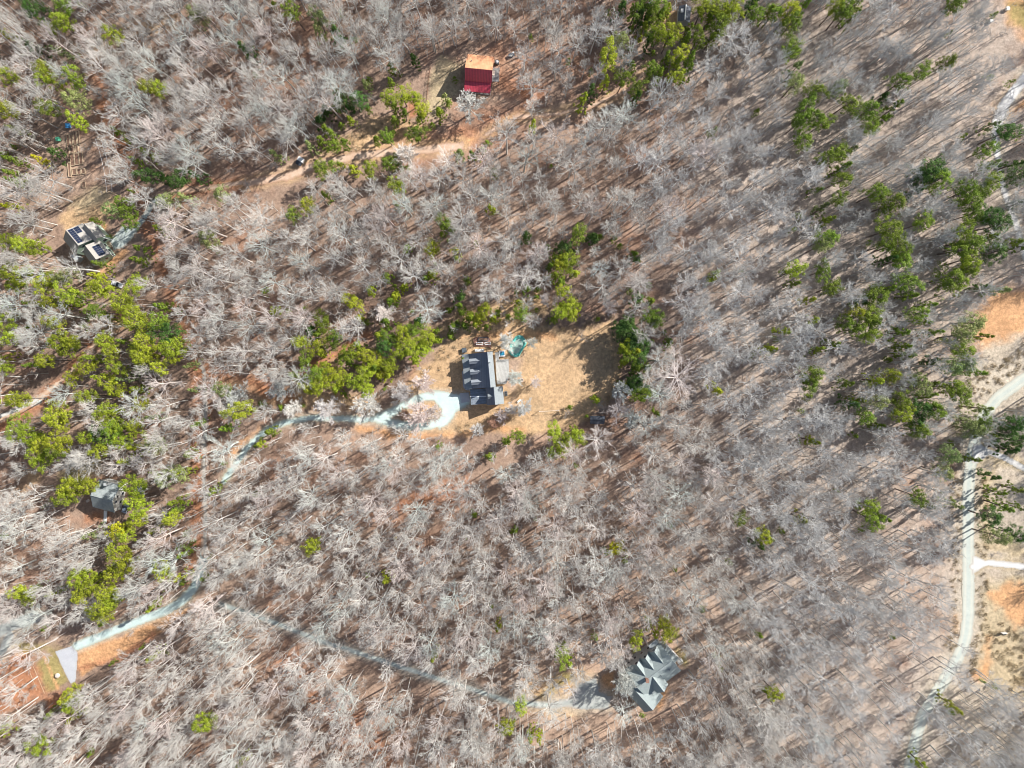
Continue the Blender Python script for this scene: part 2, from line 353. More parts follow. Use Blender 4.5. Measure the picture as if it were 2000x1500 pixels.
def gravel(name, colA, colB, edge_col, half, rut=True):
    m, N, L, B = nodes(name)
    g = N.new('ShaderNodeNewGeometry'); at = N.new('ShaderNodeAttribute'); at.attribute_name = 'edge'
    n1 = N.new('ShaderNodeTexNoise'); n1.inputs['Scale'].default_value = 0.35; n1.inputs['Detail'].default_value = 8; n1.inputs['Roughness'].default_value = 0.7
    L.new(g.outputs['Position'], n1.inputs['Vector'])
    mx = N.new('ShaderNodeMix'); mx.data_type = 'RGBA'; mx.inputs['A'].default_value = (*colA, 1); mx.inputs['B'].default_value = (*colB, 1)
    mr = N.new('ShaderNodeMapRange'); mr.inputs['From Min'].default_value = 0.35; mr.inputs['From Max'].default_value = 0.65
    L.new(n1.outputs['Fac'], mr.inputs['Value']); L.new(mr.outputs[0], mx.inputs['Factor'])
    out = mx.outputs['Result']
    e = N.new('ShaderNodeMapRange'); e.inputs['From Min'].default_value = -0.9; e.inputs['From Max'].default_value = 0.1
    L.new(at.outputs['Fac'], e.inputs['Value'])
    m2 = N.new('ShaderNodeMix'); m2.data_type = 'RGBA'; m2.inputs['B'].default_value = (*edge_col, 1)
    L.new(out, m2.inputs['A']); L.new(e.outputs[0], m2.inputs['Factor']); out = m2.outputs['Result']
    if rut:                                         # two paler wheel tracks either side of the middle
        s = N.new('ShaderNodeMath'); s.operation = 'MULTIPLY_ADD'; L.new(at.outputs['Fac'], s.inputs[0])
        s.inputs[1].default_value = 1 / half; s.inputs[2].default_value = 0.5
        ab = N.new('ShaderNodeMath'); ab.operation = 'ABSOLUTE'; L.new(s.outputs[0], ab.inputs[0])
        r = N.new('ShaderNodeMapRange'); r.inputs['From Min'].default_value = 0.0; r.inputs['From Max'].default_value = 0.3
        r.inputs['To Min'].default_value = 1.0; r.inputs['To Max'].default_value = 0.0
        L.new(ab.outputs[0], r.inputs['Value'])
        m3 = N.new('ShaderNodeMix'); m3.data_type = 'RGBA'; m3.inputs['B'].default_value = (0.62, 0.58, 0.48, 1)
        mm = N.new('ShaderNodeMath'); mm.operation = 'MULTIPLY'; mm.inputs[1].default_value = 0.55
        L.new(r.outputs[0], mm.inputs[0]); L.new(mm.outputs[0], m3.inputs['Factor']); L.new(out, m3.inputs['A']); out = m3.outputs['Result']
    n4 = N.new('ShaderNodeTexNoise'); n4.inputs['Scale'].default_value = 1.3; n4.inputs['Detail'].default_value = 10; n4.inputs['Roughness'].default_value = 0.8
    L.new(g.outputs['Position'], n4.inputs['Vector'])
    r4 = N.new('ShaderNodeMapRange'); r4.inputs['From Min'].default_value = 0.55; r4.inputs['From Max'].default_value = 0.72; r4.inputs['To Max'].default_value = 0.55
    L.new(n4.outputs['Fac'], r4.inputs['Value'])
    m5 = N.new('ShaderNodeMix'); m5.data_type = 'RGBA'; m5.inputs['B'].default_value = (0.33, 0.25, 0.19, 1)   # leaf litter blown on to it
    L.new(out, m5.inputs['A']); L.new(r4.outputs[0], m5.inputs['Factor']); out = m5.outputs['Result']
    n2 = N.new('ShaderNodeTexNoise'); n2.inputs['Scale'].default_value = 3.0; n2.inputs['Detail'].default_value = 6
    L.new(g.outputs['Position'], n2.inputs['Vector'])
    bp = N.new('ShaderNodeBump'); bp.inputs['Strength'].default_value = 0.5; bp.inputs['Distance'].default_value = 0.15
    L.new(n2.outputs['Fac'], bp.inputs['Height']); L.new(bp.outputs[0], B.inputs['Normal'])
    L.new(out, B.inputs['Base Color']); B.inputs['Roughness'].default_value = 0.95
    return m

G_TEAL = gravel('blue_green_gravel', (0.46, 0.59, 0.57), (0.60, 0.69, 0.65), (0.42, 0.42, 0.34), 1.5, rut=False)
G_ROAD = gravel('road_gravel', (0.44, 0.48, 0.44), (0.54, 0.57, 0.51), (0.46, 0.42, 0.34), 2.3)
G_PALE = gravel('pale_gravel', (0.60, 0.58, 0.55), (0.74, 0.72, 0.70), (0.46, 0.42, 0.36), 1.0, rut=False)
G_DIRT = gravel('packed_clay', (0.55, 0.36, 0.25), (0.66, 0.50, 0.38), (0.46, 0.28, 0.18), 1.2, rut=False)
G_COURT = gravel('dull_gravel', (0.34, 0.36, 0.34), (0.47, 0.48, 0.45), (0.42, 0.36, 0.30), 1.0, rut=False)
G_OLD = gravel('old_gravel', (0.38, 0.44, 0.42), (0.50, 0.54, 0.50), (0.38, 0.33, 0.27), 1.2, rut=False)
G_CONC = gravel('apron_concrete', (0.45, 0.46, 0.50), (0.52, 0.53, 0.56), (0.45, 0.45, 0.46), 1.2, rut=False)

R_MAIN = [(2040, 715), (2000, 740), (1950, 777), (1925, 806), (1911, 837), (1901, 877), (1894, 917), (1891, 967), (1891, 1050), (1892, 1133), (1891, 1200), (1888, 1235), (1880, 1267), (1863, 1300), (1841, 1333), (1820, 1367), (1801, 1400), (1787, 1450), (1776, 1500), (1765, 1570)]
R_NORTH = [(2070, 30), (2030, 110), (2005, 150), (1980, 180), (1960, 207), (1948, 240), (1943, 265), (1947, 293), (1951, 327), (1958, 363), (1968, 395), (1983, 433), (1994, 473), (2008, 515), (2030, 580)]
DRIVE = [(437, 940), (440, 935), (443, 931), (462, 905), (482, 876), (500, 857), (525, 838), (560, 824), (610, 816), (660, 817), (710, 820), (745, 817)]
S_MAIN = [('line', R_MAIN, 12.3)]
S_NORTH = [('line', R_NORTH, 6.5), ('line', R_NORTH[:6], 11)]
S_DRIVE = [('line', DRIVE, 6.3), ('line', [(740, 817), (770, 803), (800, 785), (830, 775), (860, 772)], 9), ('line', [(740, 817), (775, 828), (820, 832), (855, 826), (872, 810), (878, 785)], 10),
           ('poly', [(830, 772), (845, 763), (870, 764), (885, 768), (900, 770), (918, 772), (918, 788), (893, 803), (884, 818), (872, 832), (858, 838), (850, 815), (862, 800), (850, 786)], 0)]
S_DRIVE2 = [('line', [(150, 1262), (190, 1245), (240, 1225), (290, 1205), (325, 1192), (355, 1175), (378, 1150), (392, 1120), (400, 1080)], 9)]
S_STRAIGHT = [('line', [(400, 1085), (402, 1010), (398, 940), (399, 860), (401, 800), (400, 735), (390, 705)], 5.5)]
S_LANE = [('line', [(430, 1180), (500, 1203), (560, 1225), (620, 1250), (700, 1275), (800, 1308), (870, 1330), (940, 1352), (1000, 1372), (1080, 1378)], 6.5)]
S_COURT = [('line', [(1078, 1378), (1120, 1370), (1170, 1372)], 8), ('poly', [(1110, 1380), (1130, 1335), (1165, 1322), (1172, 1350), (1195, 1360), (1190, 1385), (1140, 1388)], 0)]
S_UPPER = [('line', [(300, 385), (350, 372), (420, 366), (500, 352), (560, 340), (620, 322)], 5.5)]
S_UPPER2 = [('line', [(560, 345), (620, 320), (690, 306), (760, 298), (830, 292), (900, 285)], 8.5), ('line', [(480, 358), (560, 345)], 7), ('line', [(950, 262), (1010, 228), (1090, 222), (1160, 205), (1230, 175), (1270, 130)], 4.5)]
S_LEFT = [('line', [(-30, 840), (30, 805), (80, 775), (130, 735), (175, 685), (205, 650)], 5)]
S_LEFTPALE = [('line', [(-30, 822), (20, 806), (72, 781)], 4)]
S_SPUR1 = [('line', [(1903, 878), (1925, 880), (1960, 893), (2040, 936)], 6), ('poly', [(1900, 866), (1915, 866), (1935, 880), (1930, 890), (1908, 905), (1898, 905)], 0)]
S_SPUR2 = [('line', [(1900, 1107), (1930, 1099), (1960, 1102), (2050, 1113)], 6.5), ('poly', [(1899, 1085), (1905, 1086), (1925, 1094), (1925, 1106), (1905, 1118), (1899, 1122)], 0)]
S_CORNER = [('line', [(-40, 1255), (0, 1232), (30, 1218), (70, 1205)], 13), ('line', [(-30, 1290), (5, 1270), (20, 1240)], 10)]
S_APRON = [('poly', [(108, 1272), (140, 1262), (152, 1275), (148, 1330), (138, 1336), (118, 1295)], 0)]
S_SOLAR = [('poly', [(213, 470), (240, 440), (258, 442), (262, 462), (240, 485), (222, 488)], 0), ('line', [(258, 455), (285, 420), (305, 388)], 6)]
EXCL_SKY = [(S_MAIN, 2.0), (S_NORTH, 2.5), ([('line', DRIVE[4:], 6.3)] + S_DRIVE[1:], 1.5), (S_SPUR1, 2), (S_SPUR2, 2), (S_APRON, 1), (S_UPPER2, 3.0), (S_UPPER, 2.0), (S_LEFT, 2.5), (S_SOLAR, 0.5), (S_LANE, 0.7), (S_STRAIGHT, 0.4), ([('line', S_DRIVE2[0][1][:7], 9)], 1.5)]
EXCL = [S_MAIN, S_NORTH, S_DRIVE, S_SPUR1, S_SPUR2, S_APRON, S_SOLAR, S_COURT, S_UPPER2, S_LEFT, S_CORNER]

# ------------------------------------------------------------------ ground
def axis(a, b, step, far):
    inner = np.arange(a, b + step, step)
    g = step * 1.0; lo = [inner[0]]; hi = [inner[-1]]
    while lo[-1] > -far: g *= 1.35; lo.append(lo[-1] - g)
    while hi[-1] < far: hi.append(hi[-1] + g); g *= 1.35
    return np.concatenate([np.array(lo[:0:-1]), inner, np.array(hi[1:])])

def relief(X, Y):
    return (vnoise(X, Y, 60, 3) - 0.5) * 0.0 - 0.05 + 0.04 * vnoise(X, Y, 3, 4) - 0.04

SHOULDERS = [(S_DRIVE, (0.50, 0.42, 0.32), 1.6), (S_DRIVE2, (0.48, 0.40, 0.30), 1.6), (S_CORNER, C_BEIGE, 3.0), (S_COURT, C_BEIGE, 3.0), (S_LANE, (0.36, 0.33, 0.28), 2.5), (S_UPPER2, C_TAN, 2.5)]
def build_ground():
    gx = axis(-205, 205, 0.75, 3000); gy = axis(-158, 158, 0.75, 3000)
    X, Y = np.meshgrid(gx, gy, indexing='ij')
    Z = -0.07 + 0.05 * vnoise(X, Y, 2.5, 4)
    nx, ny = X.shape
    col = np.empty((nx, ny, 3)); col[:] = C_LITTER
    t = fbm(X, Y, 26, 11)[..., None]                # drifts of leaf litter, some bare red soil between
    col = col * (1 - np.clip((t - 0.45) * 3, 0, 1) * 0.55) + np.array(C_PINK) * np.clip((t - 0.45) * 3, 0, 1) * 0.55
    t = np.clip((fbm(X, Y, 11, 21)[..., None] - 0.58) * 5, 0, 1) * 0.35
    col = col * (1 - t) + np.array(C_RED) * t
    for st, c, sf in ((S_MAIN, C_BEIGE, 4.0), (S_NORTH, C_BEIGE, 3.0), (S_SPUR1, C_STRAW, 2.0), (S_SPUR2, C_STRAW, 2.0)):
        SHOULDERS.append((st, c, sf))
    wob = (fbm(X, Y, 5, 31) - 0.5); wob2 = (fbm(X, Y, 1.6, 41) - 0.5)
    for c, k, pts, w, soft in PAINT:
        q = px_line(pts)
        d = sd_poly(X, Y, q) if k == 'poly' else dist_line(X, Y, q) - w * MPP
        d = d + wob * soft * 1.8 + wob2 * min(soft, 2) * 1.2
        a = np.clip(0.5 - d / soft, 0, 1)[..., None] * (0.8 if soft > 8 else 0.92)
        col = col * (1 - a) + np.array(c) * a
    for st, c, sf in SHOULDERS:                     # gravel spilling over the verges
        a = np.clip(1 - (stroke_field(X, Y, st) + wob * 3) / sf, 0, 1)[..., None] * 0.75
        col = col * (1 - a) + np.array(c) * a
    q = px_line([(800, 770), (872, 655), (925, 632), (1200, 630), (1222, 680), (1160, 800), (1125, 832), (880, 855)])
    ins = np.clip(-sd_poly(X, Y, q) / 3, 0, 1)[..., None]; c0 = P(1075, 730)
    rr = np.hypot(X - c0.x, (Y - c0.y) * 1.3) + fbm(X, Y, 6, 61) * 4
    arc = (0.5 + 0.5 * np.sin(rr * 2.6))[..., None] * np.clip(fbm(X, Y, 9, 71)[..., None] * 2 - 0.6, 0, 1)
    th = np.clip((fbm(X, Y, 4.5, 81)[..., None] - 0.5) * 3, 0, 1)
    col = col * (1 - ins * 0.10 * arc) * (1 - ins * th * np.array([0.18, 0.14, 0.10]))
    far = np.clip((np.maximum(np.abs(X) - 215, np.abs(Y) - 170)) / 20, 0, 1)[..., None]   # plain litter beyond the modelled wood
    col = col * (1 - far) + np.array(C_LITTER) * far
    me = bpy.data.meshes.new('ground')
    V = np.stack([X, Y, Z], -1).reshape(-1, 3)
    I = np.arange(nx * ny).reshape(nx, ny)
    F = np.stack([I[:-1, :-1], I[1:, :-1], I[1:, 1:], I[:-1, 1:]], -1).reshape(-1, 4)
    me.vertices.add(len(V)); me.vertices.foreach_set('co', V.ravel())
    me.loops.add(F.size); me.loops.foreach_set('vertex_index', F.ravel().astype(np.int32))
    me.polygons.add(len(F)); me.polygons.foreach_set('loop_start', np.arange(0, F.size, 4, dtype=np.int32))
    me.update(calc_edges=True)
    ca = me.attributes.new('soil', 'FLOAT_COLOR', 'POINT')
    ca.data.foreach_set('color', np.concatenate([col.reshape(-1, 3), np.ones((nx * ny, 1))], 1).astype(np.float32).ravel())
    m, N, L, B = nodes('soil_and_litter')
    at = N.new('ShaderNodeAttribute'); at.attribute_name = 'soil'; g = N.new('ShaderNodeNewGeometry')
    def noise(s, d=8, r=0.7, rot=None, sc=None):
        n = N.new('ShaderNodeTexNoise'); n.inputs['Scale'].default_value = s; n.inputs['Detail'].default_value = d; n.inputs['Roughness'].default_value = r
        L.new(g.outputs['Position'], n.inputs['Vector']); return n
    def mr(src, a, b, c, d):
        r = N.new('ShaderNodeMapRange'); r.inputs['From Min'].default_value = a; r.inputs['From Max'].default_value = b
        r.inputs['To Min'].default_value = c; r.inputs['To Max'].default_value = d; L.new(src, r.inputs['Value']); return r.outputs[0]
    n1 = noise(0.8, 10, 0.75); n2 = noise(0.12, 5); n3 = noise(3.5, 3)
    a = mr(n1.outputs['Fac'], 0.32, 0.68, 0.62, 1.38); b = mr(n2.outputs['Fac'], 0.3, 0.7, 0.85, 1.18); c = mr(n3.outputs['Fac'], 0.3, 0.7, 0.8, 1.2)
    m1 = N.new('ShaderNodeMath'); m1.operation = 'MULTIPLY'; L.new(a, m1.inputs[0]); L.new(b, m1.inputs[1])
    m2 = N.new('ShaderNodeMath'); m2.operation = 'MULTIPLY'; L.new(m1.outputs[0], m2.inputs[0]); L.new(c, m2.inputs[1])
    vm = N.new('ShaderNodeVectorMath'); vm.operation = 'SCALE'; L.new(at.outputs['Color'], vm.inputs[0]); L.new(m2.outputs[0], vm.inputs['Scale'])
    L.new(vm.outputs[0], B.inputs['Base Color']); B.inputs['Roughness'].default_value = 1; B.inputs['Specular IOR Level'].default_value = 0.05
    bp = N.new('ShaderNodeBump'); bp.inputs['Strength'].default_value = 0.7; bp.inputs['Distance'].default_value = 0.35
    L.new(n1.outputs['Fac'], bp.inputs['Height']); L.new(bp.outputs[0], B.inputs['Normal'])
    me.materials.append(m)
    o = bpy.data.objects.new('ground', me); COL.objects.link(o)
    tagit(o, 'brown leaf litter, clay and dry grass ground under the whole wood', 'ground', kind='structure')

build_ground()
sheet('road', S_MAIN, 0.020, G_ROAD, label='pale gravel road curving down the right side of the photo', cat='road')
sheet('road', S_NORTH, 0.020, G_PALE, label='narrow pale gravel road bending at the upper right edge', cat='road')
sheet('driveway', S_SPUR1, 0.024, G_PALE, rag=0.25, label='pale driveway forking right off the gravel road, upper of two', cat='driveway')
sheet('driveway', S_SPUR2, 0.024, G_PALE, rag=0.25, label='pale driveway leaving the gravel road rightwards, lower of two', cat='driveway')
sheet('driveway', S_DRIVE + [('hole', [(765, 818), (790, 800), (820, 786), (850, 787), (862, 800), (858, 815), (830, 823), (795, 822)], 0)], 0.020, G_TEAL, rag=0.55,
      label='blue-green gravel driveway with turning loop beside the central house', cat='driveway')
sheet('driveway', S_DRIVE2, 0.020, G_TEAL, rag=0.45, label='blue-green gravel driveway running from grey apron up through the left wood', cat='driveway')
sheet('path', S_STRAIGHT, 0.024, gravel('worn_earth', (0.40, 0.36, 0.31), (0.50, 0.47, 0.42), (0.40, 0.27, 0.2), 1, rut=False), rag=1.2, label='faint straight grey drive running up the left wood', cat='drive')
sheet('path', S_LANE, 0.020, G_OLD, rag=0.6, label='faint grey-green gravel lane crossing the lower wood diagonally', cat='lane')
sheet('driveway', S_COURT, 0.024, G_COURT, rag=1.0, label='pale gravel court left of the grey-green gabled house', cat='driveway')
sheet('path', S_UPPER, 0.020, G_DIRT, rag=0.8, label='shaded clay track in the upper left wood', cat='track')
sheet('path', S_UPPER2, 0.024, G_DIRT, rag=0.9, label='orange clay track passing below the red-roofed barn', cat='track')
sheet('path', S_LEFT, 0.020, G_DIRT, rag=0.6, label='orange dirt track at the left edge between pines', cat='track')
sheet('path', S_LEFTPALE, 0.028, G_PALE, rag=0.5, label='white gravel end of the left dirt track', cat='track')
sheet('driveway', S_CORNER, 0.020, G_COURT, rag=0.9, label='pale gravel drive at the lower left edge', cat='driveway')
sheet('pavement', S_APRON, 0.028, G_CONC, cell=0.3, rag=0.05, label='smooth grey paved apron at the lower left', cat='pavement')
sheet('driveway', S_SOLAR, 0.020, G_OLD, rag=0.4, label='grey parking court right of the house with solar panels', cat='driveway')

# ------------------------------------------------------------------ house kit
def gable(root, r1, r2, zr, el, zl, er, zrr, roof_mat, wall_mat, z0=0.0, over=0.4, name_wall='wall', name_roof='roof', roof2=None, thick=0.18):
    """gabled block. r1,r2: ridge ends in pixels at height zr; el/er: a pixel on the left/right eave at zl/zrr"""
    A = P(*r1, zr); Bv = P(*r2, zr)
    return gable_w(root, A, Bv, P(*el, zl), P(*er, zrr), roof_mat, wall_mat, z0, over, name_wall, name_roof, roof2, thick)

def gable_w(root, A, B, El, Er, roof_mat, wall_mat, z0=0.0, over=0.4, name_wall='wall', name_roof='roof', roof2=None, thick=0.18):
    A = Vector(A); B = Vector(B); d = Vector((B.x - A.x, B.y - A.y, 0)); Ln = d.length; d.normalize()
    n = Vector((-d.y, d.x, 0))                         # left of A->B
    wl_ = (Vector(El) - A).dot(n); wr_ = (Vector(Er) - A).dot(n)
    zl, zr = El[2], Er[2]; zt = A.z
    def pt(s, t, z): q = A + d * s + n * t; return (q.x, q.y, z)
    rf = MB(); rf.slab([pt(0, 0, zt), pt(Ln, 0, zt), pt(Ln, wl_, zl), pt(0, wl_, zl)], thick)
    rb = MB() if roof2 else rf
    rb.slab([pt(0, 0, zt), pt(0, wr_, zr), pt(Ln, wr_, zr), pt(Ln, 0, zt)], thick)
    # ridge cap
    rf.tube([pt(-0.02, 0, zt + 0.02), pt(Ln + 0.02, 0, zt + 0.02)], [0.09, 0.09], 6)
    ro = rf.part(name_roof, roof_mat, root)
    if roof2: rb.part(name_roof, roof2, root)
    sl = over / abs(wl_); sr = over / abs(wr_)
    a, b = over, Ln - over
    wzl = zl + (zt - zl) * sl - thick - 0.02; wzr = zr + (zt - zr) * sr - thick - 0.02
    tl, tr = wl_ * (1 - sl), wr_ * (1 - sr); top = zt - thick - 0.05
    w = MB(); base = len(w.v)
    prof = [(tl, z0), (tr, z0), (tr, wzr), (0, top), (tl, wzl)]
    for s in (a, b): w.v += [pt(s, t, z) for t, z in prof]
    w.f += [[0, 1, 2, 3, 4], [9, 8, 7, 6, 5]]
    for i in range(5): j = (i + 1) % 5; w.f.append([i, i + 5, j + 5, j])
    wo = w.part(name_wall, wall_mat, root)
    return dict(A=A, d=d, n=n, L=Ln, wl=wl_, wr=wr_, tl=tl, tr=tr, a=a, b=b, zl=zl, zr=zr, zt=zt, roof=ro, wall=wo, pt=pt)

def window(root, g, side, s, z, w=1.0, h=1.3, door=False):
    """window or door on a wall: side 'l','r' (long walls) or 'a','b' (gable ends); s along the wall"""
    pt = g['pt']; e = 0.03
    def bx(w2, h2, dep):
        m = MB()
        if side in 'lr':
            t = g['tl'] if side == 'l' else g['tr']; sg = 1 if t > 0 else -1
            c = [pt(s - w2 / 2, t, z - h2 / 2), pt(s + w2 / 2, t, z - h2 / 2), pt(s + w2 / 2, t, z + h2 / 2), pt(s - w2 / 2, t, z + h2 / 2)]
            v = g['n'] * sg * dep
        else:
            q = g['a'] if side == 'a' else g['b']; sg = -1 if side == 'a' else 1
            c = [pt(q, s - w2 / 2, z - h2 / 2), pt(q, s + w2 / 2, z - h2 / 2), pt(q, s + w2 / 2, z + h2 / 2), pt(q, s - w2 / 2, z + h2 / 2)]
            v = g['d'] * sg * dep
        b = len(m.v); m.v += c + [(p[0] + v.x, p[1] + v.y, p[2]) for p in c]
        m.f += [[0, 1, 2, 3], [7, 6, 5, 4], [0, 4, 5, 1], [1, 5, 6, 2], [2, 6, 7, 3], [3, 7, 4, 0]]
        return m
    fr = bx(w + 0.24, h + 0.24, 0.06).part('door' if door else 'window', M['white'], root)
    bx(w, h, 0.09).part('door_panel' if door else 'pane', M['log_wall'] if door else M['glass'], fr)

def chimney(parent, px, py, z0, z1, w=0.8, mat=None):
    c = P(px, py, z1); m = MB(); m.box((c.x, c.y, (z0 + z1) / 2), (w, w, z1 - z0)); m.box((c.x, c.y, z1 + 0.08), (w + 0.2, w + 0.2, 0.16))
    return m.part('chimney', mat or M['grey_wall'], parent)

def railing(root, pts, z, h=1.0, mat=None):
    m = MB()
    for p, q in zip(pts[:-1], pts[1:]):
        p, q = Vector(p), Vector(q)
        m.tube([(p.x, p.y, z + h), (q.x, q.y, z + h)], [0.07, 0.07], 4); m.tube([(p.x, p.y, z + 0.25), (q.x, q.y, z + 0.25)], [0.04, 0.04], 4)
        k = max(1, int((q - p).length / 1.2))
        for i in range(k + 1):
            c = p.lerp(q, i / k); m.box((c.x, c.y, z + h / 2), (0.1, 0.1, h))
    return m.part('railing', mat or M['white'], root)

def base_of(px, py): p = P(px, py); return (p.x, p.y, 0)

# ---- central house ------------------------------------------------------------
z1 = lambda x, y: (860 + x / 7.5, 630 + y / 7.5)
def Z1(x, y, z=0): return P(*z1(x, y), z)
h = thing('house', 'long house with shade-tinted dark blue-grey front roof and three dormers in the central clearing', 'house', base_of(940, 740))
A = Z1(735, 950, 9.0); B_ = Z1(687, 430, 9.0)
g = gable_w(h, A, B_, Z1(462, 960, 4.3), Z1(812, 940, 7.2), M['dark_roof'], M['white_wall'], over=0.3, roof2=M['pale_shingle'])  # one grey roof: left slope coloured darker and bluer for its shade
pt = g['pt']; L_ = g['L']; wl_ = g['wl']
# low porch roof along the whole front, on posts
pw = 2.55
m = MB(); m.slab([pt(0, wl_ + 0.02, 4.2), pt(L_, wl_ + 0.02, 4.2), pt(L_, wl_ + pw, 3.75), pt(0, wl_ + pw, 3.75)], 0.15)
m.part('porch_roof', M['pale_shingle'], h)
m = MB(); m.slab([pt(0, wl_ - 0.3, 0.5), pt(L_, wl_ - 0.3, 0.5), pt(L_, wl_ + pw - 0.2, 0.5), pt(0, wl_ + pw - 0.2, 0.5)], 0.5)
m.part('porch', M['grey_deck'], h)
for k in range(6):
    q = pt(0.3 + (L_ - 0.6) * k / 5, wl_ + pw - 0.4, 0)
    m = MB(); m.box((q[0], q[1], 2.05), (0.18, 0.18, 3.1)); m.part('post', M['white'], h)
slope = (9.0 - 4.3) / wl_
for s in (L_ * 0.18, L_ * 0.48, L_ * 0.78):                 # the three front dormers
    zt = 6.8
    tf = wl_ - 0.05; tb = (9.0 - zt) / slope - 0.1
    A2 = Vector(pt(s, tb, zt)); B2 = Vector(pt(s, tf, zt)); hw = 0.95
    dn = gable_w(h, A2, B2, A2 + g['d'] * -hw + Vector((0, 0, -0.8)), A2 + g['d'] * hw + Vector((0, 0, -0.8)), M['dormer_roof'], M['white_wall'],
                 z0=9.0 - slope * tf - 0.1, over=0.12, name_wall='dormer_wall', name_roof='dormer_roof', thick=0.1)
    window(h, dn, 'b', 0, 5.4, 0.8, 1.0)
for s in (1.5, 4.6, 7.8, 11): window(h, g, 'r', s, 5.4); window(h, g, 'r', s, 2.0)
chimney(h, *z1(722, 560), 7, 10.2, 0.9)
# garage wing
A = Z1(803, 1205, 7.6); B_ = Z1(782, 945, 7.6)
g2 = gable_w(h, A, B_, Z1(683, 1207, 5.0), Z1(935, 1190, 4.6), M['dark_roof'], M['white_wall'], over=0.3, roof2=M['pale_shingle'])  # left slope again carries painted shade, right slope the plain grey
sl = (7.6 - 5.0) / g2['wl']
A2 = Vector(g2['pt'](3.1, 0.5, 7.0)); B2 = Vector(g2['pt'](3.1, 2.4, 7.0))
dn = gable_w(h, A2, B2, A2 - g2['d'] * 0.9 + Vector((0, 0, -0.8)), A2 + g2['d'] * 0.9 + Vector((0, 0, -0.8)), M['pale_shingle'], M['white_wall'], z0=5.0, over=0.1, name_wall='dormer_wall', name_roof='dormer_roof', thick=0.1)
window(h, dn, 'b', 0, 5.6, 0.7, 0.8)
window(h, g2, 'a', -1, 1.2, 2.4, 2.2, True); window(h, g2, 'r', 2, 2.6); window(h, g2, 'r', 4.5, 2.6)
# flat roofed link in front of the garage
m = MB(); q = [Z1(435, 980, 3.4), Z1(450, 1205, 3.4), Z1(680, 1190, 3.4), Z1(665, 965, 3.4)]
m.slab(q, 0.25); m.part('flat_roof', M['slate_deck'], h)
m = MB(); q = [Z1(455, 990, 3.1), Z1(465, 1190, 3.1), Z1(665, 1180, 3.1), Z1(652, 975, 3.1)]; m.prism(q, 0, 3.14); m.part('wall', M['white_wall'], h)
m = MB(); q = [Z1(437, 1078, 3.45), Z1(440, 1092, 3.45), Z1(676, 1086, 3.45), Z1(672, 1072, 3.45)]; m.slab(q, 0.04); m.part('roof_seam', M['white'], h)
m = MB(); q = [Z1(445, 1095, 3.5), Z1(452, 1207, 3.5), Z1(470, 1207, 3.5)];
# back deck
m = MB(); q = [Z1(800, 440, 1.2), Z1(850, 440, 1.2), Z1(855, 545, 1.2), Z1(1000, 540, 1.2), Z1(1010, 800, 1.2), Z1(960, 900, 1.2), Z1(830, 905, 1.2)]; m.slab(q, 0.2); m.part('deck', M['grey_deck'], h)
railing(h, [q[0], q[1], q[2], q[3]], 1.2, 0.9, M['grey_wall'])
m = MB(); q = [Z1(505, 390, 1.0), Z1(640, 385, 1.0), Z1(645, 425, 1.0), Z1(508, 428, 1.0)]; m.slab(q, 0.9); m.part('side_step', M['white'], h)

m = MB(); pts = [Z1(*p) for p in [(318, 710), (335, 708), (355, 930), (385, 965), (440, 975), (440, 998), (375, 990), (335, 945)]]
m.slab([(p.x, p.y, 0.10) for p in pts], 0.1)
tagit(m.top('pavement', M['concrete']), 'curved pale garden walk along the porch of the central house', 'walk', kind='structure')
m = MB(); pts = [Z1(*p) for p in [(290, 1035), (415, 1025), (440, 1170), (400, 1160), (300, 1180)]]
m.slab([(p.x, p.y, 0.06) for p in pts], 0.1)
tagit(m.top('pavement', M['concrete']), 'small concrete parking pad beside the central house', 'pavement', kind='structure')

# deck garden north of the house
t = thing('garden_deck', 'red-brown timber deck with planters above the central house', 'deck', (Z1(610, 300).x, Z1(610, 300).y, 0))
m = MB(); q = [Z1(*p, 0.4) for p in [(480, 235), (540, 208), (690, 205), (735, 240), (745, 380), (690, 350), (500, 345)]]
m.slab([(p.x, p.y, 0.4) for p in q], 0.35); m.part('deck_floor', M['red_deck'], t)
railing(t, [q[-1]] + q[:4], 0.4, 0.7, M['log_wall'])
for i, (a, b, c, d) in enumerate([(562, 218, 700, 268), (525, 292, 622, 320), (652, 288, 738, 318)]):
    cc = Z1((a + c) / 2, (b + d) / 2, 0.9); w_, l_ = (c - a) / 7.5 * MPP, (d - b) / 7.5 * MPP
    b_ = thing('planter', ['long dark framed planter on the red-brown deck', 'white rimmed planter nearer the house gable on the deck, left', 'white rimmed planter on the deck, right of its twin'][i], 'planter', (cc.x, cc.y, 0.402), radians(2), 'planters on the garden deck')
    m = MB()
    for sx, sy, dx, dy in ((0, -l_ / 2, w_, 0.18), (0, l_ / 2, w_, 0.18), (-w_ / 2, 0, 0.18, l_ - 0.2), (w_ / 2, 0, 0.18, l_ - 0.2)): m.box((sx, sy, 0.25), (dx, dy, 0.5))
    m.part('frame', M['white'] if i else M['dark_metal'], b_, world=False)
    m = MB(); m.box((0, 0, 0.2), (w_ - 0.25, l_ - 0.25, 0.36)); m.part('soil', M['soil'], b_, world=False)
